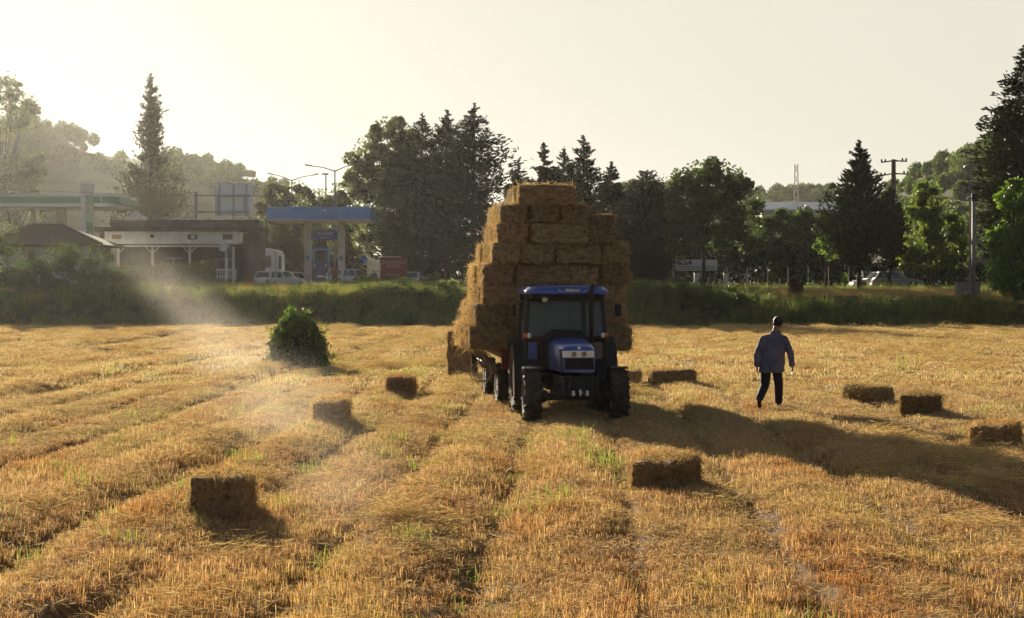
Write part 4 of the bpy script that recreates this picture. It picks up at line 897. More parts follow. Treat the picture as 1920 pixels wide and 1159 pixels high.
def conifer(label, px, top, d, prof, mat=m_con, name='conifer_tree', nb=420, per=20, base=None, seed=1, up=0.35, size=1.0, group=None, lowest=0.06, gap=0.0, lump=None):
    """prof: (photo row, half width in photo pixels) from the tip down; each branch a plume of sprays."""
    rng = np.random.default_rng(seed); k = d/F; p = onground(px, d); root = thing(name, label, 'tree', p, 0, group)
    H = CAMZ+(HOR-top)*k-p.z
    zs = np.array([CAMZ+(HOR-r)*k-p.z for r, _ in prof])[::-1]; ws = np.array([w*k for _, w in prof])[::-1]
    zmin = max(lowest*H, zs[0])
    t = rng.uniform(0, 1, nb); z = zmin+(H-zmin)*t
    keep = rng.uniform(0, 1, nb) < 0.35+0.65*np.interp(z, zs, ws)/ws.max(); z = z[keep]; n = len(z)
    az = rng.uniform(0, 2*PI, n); L = np.interp(z, zs, ws)*rng.uniform(0.5, 1.1, n)*np.where(rng.uniform(0, 1, n) < 0.12, 1.15, 1.0)
    if gap: L = L*np.where(vnoise(z*0.9, az*1.1, seed) < gap, 0.45, 1.0)
    u = up*(0.6+0.8*rng.uniform(0, 1, n)); L = L*1.22/np.cos(u); d0 = np.stack([np.cos(az)*np.cos(u), np.sin(az)*np.cos(u), np.sin(u)], 1)
    s = rng.uniform(0.12, 1.0, (n, per))**0.75
    cen = np.zeros((n, per, 3)); cen[..., 2] = (z-L*np.sin(u)*0.9)[:, None]
    cen += d0[:, None]*(L[:, None]*s)[..., None]
    wid = (0.05+0.15*(1-s))*np.maximum(L, 0.3)[:, None]
    cen += rng.normal(0, 1, (n, per, 3))*wid[..., None]*np.array([1, 1, 0.75])
    dd = d0[:, None]+rng.normal(0, 0.45, (n, per, 3))+np.array([0, 0, 0.12])
    cen, dd = cen.reshape(-1, 3), dd.reshape(-1, 3); q = cen[:, 2] < H*1.005; cen, dd = cen[q], dd[q]; q = cen[:, 2] > 0.15; cen, dd = cen[q], dd[q]
    # leader at the tip
    tz = rng.uniform(0.9, 1.0, 60)*H; tc = np.column_stack([rng.normal(0, 0.05, 60)*(H-tz+0.1), rng.normal(0, 0.05, 60)*(H-tz+0.1), tz])
    cen = np.concatenate([cen, tc]); dd = np.concatenate([dd, rng.normal(0, 0.35, (60, 3))+np.array([0, 0, 1])])
    if lump is not None:
        lz0, lr, lh = lump; c = rng.normal(0, 1, (900, 3)); c /= np.linalg.norm(c, axis=1, keepdims=True); c *= rng.uniform(0.3, 1, (900, 1))
        cen = np.concatenate([cen, c*np.array([lr, lr, lh])+np.array([0.25, 0, CAMZ+(HOR-lz0)*k-p.z])]); dd = np.concatenate([dd, rng.normal(0, 1, (900, 3))])
    m = len(cen); fs = (0.45+0.55*np.clip((H-cen[:, 2])/(0.22*H), 0, 1))*size
    npmesh('crown', cards(rng, cen, dd, rng.uniform(0.30, 0.66, m)*fs, rng.uniform(0.11, 0.20, m)*fs), quads(m), mat, root)
    trunk(root, H*0.96, max(0.14, H*0.016), rng, bend=0.004)
    return root
def broadleaf(label, px, d, blobs, mat, n=7000, leaf=0.32, name='broadleaf_tree', seed=1, cat='tree', tr=0.02, trunk_top=0.7, clumps=26, group=None, shell=0.55, tpx=None):
    """blobs: (px, py, rx px, ry px, weight) lobes of the crown; leaves sit in clumps on each lobe."""
    rng = np.random.default_rng(seed); k = d/F; p = onground(px if tpx is None else tpx, d); root = thing(name, label, cat, p, 0, group)
    C_, D_ = [], []; ends = []; wsum = sum(b[4] for b in blobs)
    for (bx, by, rx, ry, w) in blobs:
        c = np.array([(bx-960)*k-p.x, 0.0, CAMZ+(HOR-by)*k-p.z]); r = np.array([rx*k, (rx*0.9)*k, ry*k])
        nc = max(3, int(clumps*w/wsum)); nl = int(n*w/wsum/nc)
        for _ in range(nc):
            v = rng.normal(0, 1, 3); v /= np.linalg.norm(v); v *= rng.uniform(shell, 1.0)
            cc = c+v*r*0.85; cr = r.min()*rng.uniform(0.22, 0.42)
            q = rng.normal(0, 1, (nl, 3)); q /= np.linalg.norm(q, axis=1, keepdims=True); q *= rng.uniform(0.25, 1.05, (nl, 1))**0.6
            C_.append(cc+q*cr*np.array([1.15, 1.15, 0.8])); D_.append(q*0.6+rng.normal(0, 0.7, (nl, 3))+np.array([0, 0, -0.25]))
            if rng.uniform() < 0.5: ends.append(cc)
        nl2 = int(n*w/wsum*0.25); q = rng.normal(0, 1, (nl2, 3)); q /= np.linalg.norm(q, axis=1, keepdims=True); q *= rng.uniform(0.2, 1.0, (nl2, 1))**0.5
        C_.append(c+q*r*0.95); D_.append(rng.normal(0, 1, (nl2, 3)))
    cen = np.concatenate(C_); dd = np.concatenate(D_); q = cen[:, 2] > 0.05; cen, dd = cen[q], dd[q]; m = len(cen)
    npmesh('crown', cards(rng, cen, dd, rng.uniform(0.7, 1.3, m)*leaf, rng.uniform(0.45, 0.75, m)*leaf), quads(m), mat, root)
    if tr:
        H = max(c[2] for c in cen)*trunk_top
        lim = [(min(H*0.95, max(H*0.3, e[2]*0.55)), tuple(e)) for e in ends[:18]]
        trunk(root, H, max(0.06, tr*H*1.3), rng, lim)
    return root
def leaf_bush(label, px, py_top, d, rx, ry, mat, n=1600, leaf=0.16, seed=1, group=None, name='shrub'):
    k = d/F; base = HOR-(gz((px-960)*k, d)-CAMZ)/k; ry = (base-py_top)/2*1.02
    return broadleaf(label, px, d, [(px, py_top+ry, rx*0.9, ry, 1.0), (px-rx*0.45, py_top+ry*1.25, rx*0.6, ry*0.75, 0.6), (px+rx*0.4, py_top+ry*1.35, rx*0.6, ry*0.65, 0.6)], mat, n, leaf, name, seed, 'shrub', 0.03, 0.6, 16, group)

GC = 'dark conifers behind the hay load'
conifer('tall pale cypress with a sparse spire, behind the flat-roofed cafe', 283, 138, 215, [(138, 2), (170, 13), (200, 21), (235, 20), (260, 25), (290, 34), (315, 42), (345, 58), (370, 66), (410, 72), (470, 60), (510, 30)], m_cyp, 'cypress_tree', 1000, 24, seed=3, up=0.6, size=1.1, gap=0.36, lump=(213, 0.85, 1.5))
conifer('dark conifer with its shoulder against the pale poplar', 752, 238, 152, [(238, 2), (280, 22), (330, 38), (400, 52), (460, 52), (500, 36)], nb=520, seed=4, group=GC)
conifer('dark conifer with a blunt tip, left of the two tallest', 792, 211, 150, [(211, 2), (250, 22), (300, 40), (370, 66), (440, 72), (490, 55), (510, 30)], nb=640, seed=5, group=GC)
conifer('dark conifer just short of the tallest, in the middle of the clump', 838, 206, 156, [(206, 2), (240, 24), (300, 44), (370, 66), (440, 70), (500, 45)], nb=640, seed=6, group=GC)
conifer('tallest dark conifer, its ragged tip above the hay load', 889, 193, 148, [(193, 3), (225, 20), (255, 42), (290, 74), (330, 84), (400, 78), (460, 60), (500, 36)], nb=620, seed=7, group=GC, up=0.25, gap=0.3)
conifer('slim dark conifer between the tallest one and the twin spires', 972, 300, 158, [(300, 3), (340, 20), (400, 38), (480, 40), (510, 20)], nb=360, seed=8, group=GC)
conifer('slim dark conifer behind the top bale, first of the row of spires', 1020, 267, 155, [(267, 2), (300, 14), (340, 28), (400, 40), (480, 42), (510, 22)], nb=420, seed=9, group=GC, gap=0.3)
conifer('shorter dark conifer between two spires above the load', 1058, 276, 160, [(276, 2), (310, 18), (350, 30), (420, 40), (500, 30)], nb=400, seed=10, group=GC)
conifer('dark conifer with the highest spire of the row behind the load', 1094, 254, 153, [(254, 3), (285, 18), (320, 34), (360, 46), (430, 52), (500, 36)], nb=460, seed=11, group=GC, gap=0.3)
conifer('small pointed conifer beside the shaded shoulder of the load', 1146, 303, 156, [(303, 2), (330, 14), (360, 24), (400, 34), (480, 40), (510, 24)], nb=400, seed=12, group=GC)
conifer('bushy dark conifer touching the rounded chestnut tree', 1213, 320, 150, [(320, 14), (345, 36), (390, 48), (450, 54), (500, 46), (525, 24)], nb=600, seed=13, group=GC)
conifer('dark broad conifer with a bare trunk in front of the silver car', 1611, 264, 136, [(264, 2), (290, 14), (320, 22), (345, 40), (380, 64), (430, 70), (470, 46), (495, 20), (500, 10)], nb=640, seed=14, up=0.45, lowest=0.17)
conifer('small dark conifer pressed against the broad conifer and the utility pole', 1668, 352, 140, [(352, 3), (375, 16), (410, 24), (460, 26), (500, 12)], nb=300, seed=15)
conifer('huge black-green conifer at the edge of the view behind the bright leafy tree', 1922, 85, 126, [(85, 4), (130, 26), (180, 48), (230, 70), (290, 86), (350, 84), (420, 76), (480, 60), (520, 40)], nb=1000, seed=16, up=0.15, size=1.1)
for i, (px, top, hw, lab) in enumerate([(498, 418, 22, 'sunlit young conifer between the cafe and the blue canopy'), (530, 405, 26, 'taller sunlit conifer directly under the end of the blue canopy'), (556, 412, 22, 'sunlit conifer behind the first canopy column'), (600, 420, 26, 'sunlit conifer seen between the two canopy columns'), (655, 424, 24, 'dark conifer just past the second canopy column')]):
    conifer(lab, px, top, 176, [(top, 3), (top+30, hw*0.5), (top+70, hw), (510, hw*1.1), (528, hw*0.6)], m_cyp if i < 4 else m_con, nb=240, per=16, seed=30+i, group='conifers behind the petrol canopy', size=1.1)
# broadleaf trees
broadleaf('tall pale poplar with airy leaves beside the dark conifer clump', 720, 168, [(700, 300, 48, 52, 1.2), (735, 262, 48, 48, 1), (675, 335, 34, 40, 0.8), (760, 300, 44, 60, 0.8), (705, 370, 50, 40, 1), (700, 440, 46, 44, 1)], m_pop, 9500, 0.42, 'poplar_tree', 40, clumps=60)
broadleaf('rounded dark chestnut tree with a forked trunk by the white house sign', 1330, 145, [(1335, 345, 74, 54, 1.4), (1290, 385, 50, 56, 0.9), (1385, 390, 50, 60, 1), (1340, 420, 72, 56, 1.3), (1275, 440, 34, 40, 0.5), (1408, 440, 34, 40, 0.5)], m_che, 15000, 0.34, 'chestnut_tree', 41, clumps=90, tpx=1319)
broadleaf('bushy yellow-green tree behind the silver car, past the utility pole', 1742, 150, [(1740, 378, 36, 42, 0.8), (1722, 430, 46, 46, 1), (1775, 440, 42, 50, 1), (1700, 480, 36, 36, 0.7), (1745, 485, 60, 34, 1), (1800, 478, 24, 32, 0.4)], m_lim2, 10000, 0.34, 'broadleaf_tree', 42, clumps=50)
broadleaf('bright green leafy tree nearest the bank at the edge of the view', 1900, 117, [(1905, 372, 40, 42, 1), (1935, 420, 60, 60, 1.2), (1880, 450, 36, 46, 0.8), (1885, 515, 46, 50, 1), (1930, 530, 60, 56, 1)], m_lim, 8500, 0.26, 'broadleaf_tree', 43, clumps=60)
broadleaf('hazy tall tree with thin airy leaves above the green canopy', 5, 330, [(10, 165, 30, 36, 0.5), (40, 205, 34, 46, 0.7), (-10, 225, 50, 60, 0.8)], m_pop, 2600, 0.7, 'broadleaf_tree', 44, clumps=44, tr=0.013)
broadleaf('hazy dense tree standing behind the green canopy roof', 30, 310, [(10, 330, 60, 50, 1), (60, 320, 36, 45, 0.7), (60, 385, 40, 40, 0.6), (-20, 400, 60, 50, 0.8)], m_pop, 6000, 0.65, 'broadleaf_tree', 45, clumps=50)
GB = 'sunlit broadleaf trees behind the petrol canopy'
for i, (px, cy_, rx, ry, lab) in enumerate([(512, 372, 26, 34, 'yellow-green tree next to the back of the billboard'), (553, 375, 34, 40, 'yellow-green tree rising above the end of the blue canopy'), (600, 385, 32, 36, 'low yellow-green tree above the middle of the blue canopy'), (648, 372, 34, 44, 'darker tree above the blue canopy by the double street lamp')]):
    broadleaf(lab, px, 205, [(px, cy_, rx, ry, 1), (px-rx*0.5, cy_+ry*0.8, rx*0.8, ry*0.8, 0.7), (px+rx*0.5, cy_+ry*0.9, rx*0.8, ry*0.8, 0.7), (px, cy_+ry*1.9, rx, ry, 0.7)], m_pop, 3600, 0.45, 'broadleaf_tree', 50+i, clumps=26, group=GB)
GR = 'tall shrubs below the white warehouse'
for i, (px, top, rx, lab) in enumerate([(1432, 408, 26, 'tall shrub in the shade of the rounded chestnut tree'), (1468, 396, 30, 'tall shrub under the foot of the lattice mast'), (1508, 392, 30, 'tallest shrub directly below the white warehouse roof'), (1545, 402, 24, 'tall shrub tucked behind the broad dark conifer')]):
    broadleaf(lab, px, 172, [(px, top+18, rx*0.8, 26, 0.8), (px-8, top+52, rx*1.15, 38, 1), (px+8, top+95, rx, 36, 1)], m_bro, 7000, 0.36, 'tall_shrub', 60+i, clumps=26, group=GR, cat='shrub')
broadleaf('small yellow-green sapling by the edge of the broad dark conifer', 1548, 140, [(1545, 460, 20, 20, 1), (1558, 478, 16, 12, 0.5)], m_lim, 900, 0.26, 'sapling', 66, clumps=10, cat='shrub')
broadleaf('thin young sapling with sunlit leaves near the dark conifer trunk', 1583, 133, [(1583, 525, 6, 18, 1)], m_lim, 160, 0.2, 'sapling', 67, clumps=6, cat='shrub')
# hedge in the shade below the trees
def hedge(label, px0, px1, top, bot, d, mat, n, seed, leaf=0.3):
    rng = np.random.default_rng(seed); k = d/F; pxc = (px0+px1)/2; p = onground(pxc, d); root = thing('hedge', label, 'hedge', p, 0)
    W = (px1-px0)*k; H = CAMZ+(HOR-top)*k-p.z
    x = rng.uniform(-W/2, W/2, n); hh = H*(0.78+0.22*vnoise(x*0.7, x*0+seed, seed)); z = hh*rng.uniform(0.0, 1.0, n)**0.7; y = rng.normal(0, 0.8, n)
    cen = np.column_stack([x, y, z]); npmesh('foliage', cards(rng, cen, rng.normal(0, 1, (n, 3)), rng.uniform(0.7, 1.3, n)*leaf, rng.uniform(0.4, 0.8, n)*leaf), quads(n), mat, root)
    m = MB()
    for q in np.arange(-W/2+0.5, W/2, 1.3): m.tube([(q, 0, -0.1), (q+rng.normal(0, 0.1), rng.normal(0, 0.1), H*0.6)], [0.05, 0.02], 5)
    m.build('stems', BARK, root)
hedge('dark clipped hedge in shade behind the chestnut tree and the fence', 1150, 1610, 440, 530, 166, m_con, 17000, 70, 0.34)
hedge('dark hedge running behind the silver car to the street pole', 1620, 1900, 490, 535, 162, m_con, 6000, 71, 0.34)
hedge('dark hedge under the central conifer clump', 760, 1000, 492, 530, 164, m_con, 5000, 72, 0.32)
hedge('hazy hedge of garden plants along the cafe front', 225, 400, 487, 530, 124, m_weed, 4200, 73, 0.2)
# shrubs
SH = 'shrubs around the old tiled house'
for i, (px, top, d, rx, ry, lab) in enumerate([(118, 436, 117, 52, 30, 'large dark shrub covering the front of the old tiled house'), (15, 408, 117, 44, 42, 'dark shrub at the edge of the view by the white house wall'), (182, 452, 117, 36, 26, 'dark shrub between the old house and the cafe porch'), (66, 476, 114, 40, 20, 'low dark shrub below the old house door'), (232, 505, 116, 30, 18, 'low shrub below the first porch posts of the cafe')]):
    leaf_bush(lab, px, top, d, rx, ry, m_weed, 3200, 0.2, 80+i, SH)
SB = 'shrubs growing on the bank'
for i, (px, top, d, rx, ry, mat, lab) in enumerate([(755, 520, 112, 30, 24, m_weed, 'round dark shrub on the bank below the red petrol board'), (842, 520, 113, 34, 28, m_tall, 'grassy green shrub on the bank beside the hay load'), (795, 535, 111, 22, 22, m_weed, 'small shrub on the bank between two larger ones'), (1230, 524, 111, 48, 26, m_weed, 'wide dark shrub on the bank just past the hay load'), (1305, 522, 111, 52, 30, m_weed, 'dense dark shrub on the bank below the white house sign'), (1375, 534, 110.5, 44, 22, m_weed, 'low dark shrub on the bank below the fence'), (1492, 513, 116, 17, 20, m_red, 'small round dark red shrub on top of the bank'), (815, 505, 128, 15, 12, m_bro, 'small round shrub under the conifer clump by the white hatchback')]):
    leaf_bush(lab, px, top, d, rx, ry, mat, 2400, 0.17, 90+i, SB)
# vine-grown stump in the field
def vine_bush():
    rng = np.random.default_rng(5); x0, y0 = gpos(553, 692); y0 += 0.8; root = thing('vine_bush', 'cone-shaped bush of dark vines with sunlit sprigs, standing alone in the stubble', 'bush', (x0, y0, gz(x0, y0)))
    m = MB(); rings = []
    for t, r in ((0, 0.96), (0.25, 0.78), (0.5, 0.61), (0.75, 0.42), (0.92, 0.22), (1.0, 0.06)):
        rings.append([Vector((r*math.cos(2*PI*k/20)*(1+0.08*math.sin(k*3+t*9)), r*0.9*math.sin(2*PI*k/20)*(1+0.08*math.sin(k*2+t*7)), t*1.55-0.05)) for k in range(20)])
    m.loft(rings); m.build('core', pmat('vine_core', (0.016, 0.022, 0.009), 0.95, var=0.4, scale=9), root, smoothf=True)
    n = 5200; t = rng.uniform(0, 1, n); a = rng.uniform(0, 2*PI, n); r = np.interp(t, [0, .25, .5, .75, .92, 1], [1.06, 0.86, 0.69, 0.48, 0.28, 0.08])*(1+0.28*(vnoise(a*2.2, t*4, 3)-0.5)*2)+np.abs(rng.normal(0, 0.07, n))
    cen = np.column_stack([r*np.cos(a), 0.9*r*np.sin(a), t*1.60]); d = np.column_stack([np.cos(a)*0.5, np.sin(a)*0.5, -0.7+0*a])+rng.normal(0, 0.5, (n, 3))
    npmesh('leaves', cards(rng, cen, d, rng.uniform(0.05, 0.15, n), rng.uniform(0.04, 0.09, n)), quads(n), m_weed, root)
    cs, ds = [], []; st = MB()
    for k in range(60):
        a = rng.uniform(0, 2*PI) if k % 2 else rng.uniform(1.6, 3.6); t = rng.uniform(0.45, 1.0); rr = np.interp(t, [0, .5, .75, 1], [0.9, 0.66, 0.48, 0.1]); b = Vector((rr*math.cos(a), rr*math.sin(a)*0.9, t*1.55))
        o = Vector((math.cos(a)*(1.2-t*0.6), math.sin(a)*(1.2-t*0.6), 0.25+0.8*(t > 0.75))).normalized(); L = rng.uniform(0.15, 0.5)
        p = [b, b+o*L*0.5+Vector((0, 0, 0.05)), b+o*L+Vector((0, 0, rng.uniform(-0.08, 0.08)))]; st.tube(p, 0.006, 4)
        for j in range(10):
            q = rng.uniform(0.2, 1); c = b+o*L*q+Vector((0, 0, 0.04)); cs.append(c+Vector(rng.normal(0, 0.03, 3))); ds.append(rng.normal(0, 1, 3))
    npmesh('sprig_leaves', cards(rng, np.array([c[:] for c in cs]), np.array(ds), rng.uniform(0.07, 0.12, len(cs)), 0.07), quads(len(cs)), m_lim, root)
    st.build('sprigs', BARK, root)
vine_bush()
# ------------------------------------------------------------------ hills
def hill(name, prof, d0, d1, d2, mat, step=7.0, rough=3.0, seed=1, drop=0.0):
    """prof: ridge line (photo column, row) as seen at distance d1; slopes from d0 up to d1 and down to d2."""
    pxs = np.array([p[0] for p in prof], float); rows = np.array([p[1] for p in prof], float); k = d1/F
    X = np.arange((pxs[0]-960)*k, (pxs[-1]-960)*k, step); Y = np.arange(d0, d2, step); rz = CAMZ+(HOR-np.interp(X/k+960, pxs, rows)-drop)*k
    XX, YY = np.meshgrid(X, Y); T = np.where(YY < d1, smooth((YY-d0)/(d1-d0))**0.8, smooth((d2-YY)/(d2-d1)))
    Z = 1.0+(rz[None]-1.0)*T+(vnoise(XX/28, YY/28, seed)-0.5)*rough*T*2+(vnoise(XX/9, YY/9, seed+1)-0.5)*rough*0.6*T
    e = np.minimum(np.minimum(XX-X[0], X[-1]-XX)/60, 1).clip(0, 1); Z = Z*e+0.5*(1-e)
    V = np.column_stack([XX.ravel(), YY.ravel(), Z.ravel()]); nx, ny = len(X), len(Y); i = (np.arange(ny-1)[:, None]*nx+np.arange(nx-1)[None]).ravel()
    o = npmesh(name, V, np.stack([i, i+1, i+1+nx, i+nx], 1), mat); o['kind'] = 'structure'; o.data.shade_smooth()
    def zat(x, y):
        ix = np.clip(((x-X[0])/step).astype(int), 0, nx-1); iy = np.clip(((y-Y[0])/step).astype(int), 0, ny-1); return Z[iy, ix]
    return X, zat
m_hl = pmat('hill_pasture', (0.12, 0.135, 0.05), 0.95, col2=(0.05, 0.065, 0.025), scale=0.03, spec=0.1, stretch=(1, 1, 6))
m_hr = pmat('hill_forest_floor', (0.035, 0.05, 0.02), 0.95, scale=0.05, spec=0.1)
XL, zl = hill('left_hill', [(-420, 250), (-200, 252), (0, 262), (60, 264), (120, 268), (185, 302), (240, 304), (320, 306), (400, 312), (470, 325), (520, 345), (580, 368), (660, 392), (760, 420), (900, 470)], 300, 520, 760, m_hl, seed=3, drop=5)
XR, zr = hill('right_hill', [(1340, 470), (1420, 400), (1500, 376), (1560, 366), (1620, 350), (1700, 326), (1760, 302), (1830, 276), (1900, 246), (2000, 215), (2200, 190), (2500, 180)], 330, 540, 780, m_hr, seed=5, drop=10)
XF, zf = hill('far_ridge', [(860, 440), (1000, 400), (1100, 372), (1180, 350), (1260, 366), (1340, 376), (1440, 374), (1560, 372), (1700, 372), (1800, 380)], 700, 900, 1150, m_hr, step=14, seed=7)
def far_tree(n, r, h, mat, seed, nm):
    rng = np.random.default_rng(seed); q = rng.normal(0, 1, (n, 3)); q /= np.linalg.norm(q, axis=1, keepdims=True); q *= rng.uniform(0.5, 1.0, (n, 1))
    c = q*np.array([r, r, h/2])*(1+0.3*(vnoise(q[:, :1]*2, q[:, 2:]*2, seed)-0.5))+np.array([0, 0, h*0.5])
    return hidden(cards(rng, c, rng.normal(0, 1, (n, 3)), rng.uniform(0.9, 1.7, n), rng.uniform(0.6, 1.0, n)), quads(n), nm, mat)
ft = [far_tree(420, 3.0, 7.0, m_bro, 5+i, 'far_tree') for i in range(3)]
def forest(name, label, n, zat, x0, x1, y0, y1, seed, dens=None, smin=0.4, smax=0.95):
    rng = np.random.default_rng(seed); x = rng.uniform(x0, x1, n); y = rng.uniform(y0, y1, n)
    if dens is not None: q = rng.uniform(0, 1, n) < dens(x, y); x, y = x[q], y[q]
    tag(scatter(name, ft, np.stack([x, y, zat(x, y)-0.8], 1), rng.uniform(smin, smax, len(x)), rng.uniform(0, 6.3, len(x))), label, 'forest', kind='stuff')
forest('hill_forest', 'dense dark forest covering the hill behind the utility pole', 2300, zr, XR[0]+30, 235, 390, 560, 3)
kx = 520/F
forest('hill_scrub', 'scattered hazy trees along the crest of the pale hill', 2600, zl, XL[0], -40, 380, 530, 4, smin=0.25, smax=0.75, dens=lambda x, y: 0.25*(y > 440)*(vnoise(x*0.03, y*0.03, 12) > 0.45)+0.22*(y > 500)+0.9*(((x/kx+960 > 340) & (x/kx+960 < 480) & (y > 490)) | ((x/kx+960 < 150) & (y > 470)) | ((x/kx+960 > 480) & (y > 420)))*smooth((vnoise(x*0.04, y*0.04, 8)-0.2)*3))
ft2 = ft
forest('ridge_forest', 'low wooded ridge on the horizon beyond the warehouse', 700, zf, XF[0]+40, 230, 800, 910, 6, smin=0.6, smax=1.1)
# ------------------------------------------------------------------ roadside buildings, signs, cars
class Loc:
    """A thing whose parts are read off the photo at distance d: x(px), z(py) give local metres."""
    def __init__(s, name, label, cat, px, d, group=None, base=None):
        s.d = d; s.k = d/F; s.p = onground(px, d) if base is None else Vector(((px-960)*d/F, d, base)); s.root = thing(name, label, cat, s.p, 0, group)
    def x(s, px): return (px-960)*s.k-s.p.x
    def z(s, py): return CAMZ+(HOR-py)*s.k-s.p.z
    def rect(s, m, px0, py0, px1, py1, y0, y1):
        x0, x1, z0, z1 = s.x(px0), s.x(px1), s.z(py1), s.z(py0); m.box(((x0+x1)/2, (y0+y1)/2, (z0+z1)/2), (x1-x0, y1-y0, z1-z0)); return m
WALL = pmat('weathered_white', (0.80, 0.79, 0.75), 0.85, col2=(0.55, 0.53, 0.48), scale=1.3, bump=0.3)
WALL2 = pmat('brown_render', (0.17, 0.14, 0.105), 0.9, var=0.25, scale=1.2)
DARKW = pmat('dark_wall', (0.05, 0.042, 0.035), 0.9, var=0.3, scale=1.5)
ROOFD = pmat('dark_roof', (0.085, 0.07, 0.055), 0.9, var=0.3, scale=2)
TILE = pmat('old_tiles', (0.075, 0.058, 0.036), 0.9, var=0.4, scale=6, bump=0.8, bscale=16, stretch=(3, 1, 1))
DGL = pmat('window_dark', (0.03, 0.035, 0.04), 0.08, spec=0.8)
CREAM = pmat('cream_paint', (0.55, 0.50, 0.42), 0.7, var=0.12, scale=1.5)
CBLUE = pmat('canopy_blue', (0.17, 0.34, 0.68), 0.5, var=0.12, scale=0.8)
SBLUE = pmat('sign_blue', (0.05, 0.09, 0.27), 0.4, var=0.1)
GREEN = pmat('canopy_green', (0.05, 0.23, 0.11), 0.5, var=0.1)
GALV = pmat('galvanised', (0.20, 0.205, 0.205), 0.6, metal=0.2, var=0.15, scale=3)
CONC = pmat('grey_concrete', (0.22, 0.22, 0.21), 0.9, var=0.25, scale=3, bump=0.4)
SIGNR = pmat('sign_red', (0.27, 0.038, 0.028), 0.5, var=0.15, scale=1.2)
TXT = pmat('faded_lettering', (0.48, 0.40, 0.36), 0.7, var=0.2)
YEL = pmat('sign_yellow', (0.60, 0.40, 0.06), 0.5); BLKP = pmat('sign_black', (0.02, 0.02, 0.02), 0.6)
RSB = pmat('road_sign_blue', (0.03, 0.14, 0.42), 0.4)
ORGR = pmat('rust_red', (0.26, 0.075, 0.035), 0.8, var=0.3, scale=6)

L = Loc('cafe', 'long flat-roofed cafe with stained white fascia and braced porch posts', 'building', 330, 137); k = L.k
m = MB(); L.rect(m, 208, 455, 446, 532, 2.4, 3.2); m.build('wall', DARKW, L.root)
m = MB(); L.rect(m, 464, 434, 487, 532, 0.4, 3.2); L.rect(m, 446, 436, 464, 532, 2.6, 3.15); m.build('side_wall', WALL2, L.root)
m = MB(); L.rect(m, 196, 434, 446, 457.5, 0.0, 0.25); m.build('fascia', WALL, L.root)
m = MB(); L.rect(m, 187, 436, 196, 458, 0.0, 3.0); m.build('side_fascia', ROOFD, L.root)
m = MB(); L.rect(m, 180, 426, 486, 434, -0.35, 3.4); L.rect(m, 196, 457.5, 446, 459.5, 0.02, 2.6)
rf_ = m.build('roof', ROOFD, L.root)
m = MB(); L.rect(m, 206, 412.5, 482, 426, 0.3, 0.42)
for px in range(210, 482, 30): L.rect(m, px, 411, px+2, 426, 0.22, 0.30)
L.rect(m, 206, 412.5, 208, 426, 0.42, 3.2); L.rect(m, 480, 412.5, 482, 426, 0.42, 3.2); m.build('parapet', pmat('parapet_boards', (0.15, 0.13, 0.10), 0.85, var=0.25, scale=1.4), rf_)
m = MB(); L.rect(m, 287, 410, 474, 412, 0.26, 0.44); m.build('parapet_rail', WHT, rf_)
m = MB(); m.prism([(L.x(231), L.z(412.4)), (L.x(275), L.z(412.4)), (L.x(275), L.z(407)), (L.x(268), L.z(405)), (L.x(254), L.z(395)), (L.x(240), L.z(405)), (L.x(231), L.z(407))], 0.10, 0.19); gb_ = m.build('gable_board', WHT, rf_)
m = MB()
for px in (243, 252, 262): L.rect(m, px, 401, px+0.7, 412, 0.08, 0.097)
m.build('board_seam', GALV, gb_)
m = MB(); m.bar((L.x(287), 0.15, L.z(419)), (L.x(318), 0.15, L.z(427)), 0.06); m.bar((L.x(415), 0.15, L.z(417)), (L.x(470), 0.15, L.z(428)), 0.06); m.bar((L.x(345), 0.15, L.z(427)), (L.x(415), 0.15, L.z(417)), 0.06); m.build('roof_cable', GALV, rf_)
for (a, b, c, d_, mt, ins) in ((210, 440, 228, 448, pmat('tan_sign', (0.42, 0.31, 0.22), 0.7), None), (272, 436.5, 299, 447, WHT, (282, 440, 289, 446, BLKP)), (352, 440, 370, 449, BLKP, (358, 442, 366, 447, WHT)), (418, 440, 436, 449, BLKP, (421, 444, 434, 447, ORGR))):
    m = MB(); L.rect(m, a, b, c, d_, -0.06, -0.003); sg = m.build('sign', mt, L.root)
    if ins: m = MB(); L.rect(m, *ins[:4], -0.075, -0.063); m.build('sign_picture', ins[4], sg)
m = MB(); L.rect(m, 216, 460, 430, 463, 0.1, 0.24); m.build('porch_beam', WHT, L.root)
for px in (221, 285, 355, 437):
    m = MB(); L.rect(m, px-2, 463, px+2, 533, 0.1, 0.24)
    if px < 430:
        m.bar((L.x(px), 0.17, L.z(475)), (L.x(px+13), 0.17, L.z(463)), 0.07)
        if px > 230: m.bar((L.x(px), 0.17, L.z(475)), (L.x(px-13), 0.17, L.z(463)), 0.07)
    m.build('porch_post', WHT if px > 400 else CREAM, L.root)
for (a, b, c, d_) in ((392, 486, 404, 506), (408, 486, 425, 506), (300, 484, 330, 506)):
    m = MB(); L.rect(m, a, b, c, d_, 2.33, 2.4); wn = m.build('window', DGL, L.root)
    m = MB(); L.rect(m, a-1, b-1, c+1, b, 2.28, 2.33); L.rect(m, a-1, d_, c+1, d_+1, 2.28, 2.33); L.rect(m, (a+c)/2-0.4, b, (a+c)/2+0.4, d_, 2.30, 2.33); m.build('frame', CREAM, wn)
m = MB(); L.rect(m, 371, 488, 374.5, 509, 1.2, 1.3); L.rect(m, 376, 488, 379.5, 509, 1.2, 1.3); m.build('shutter', WHT, L.root)
L = Loc('satellite_dish', 'white satellite dish on a pale pole at the end of the cafe porch', 'dish', 424, 135)
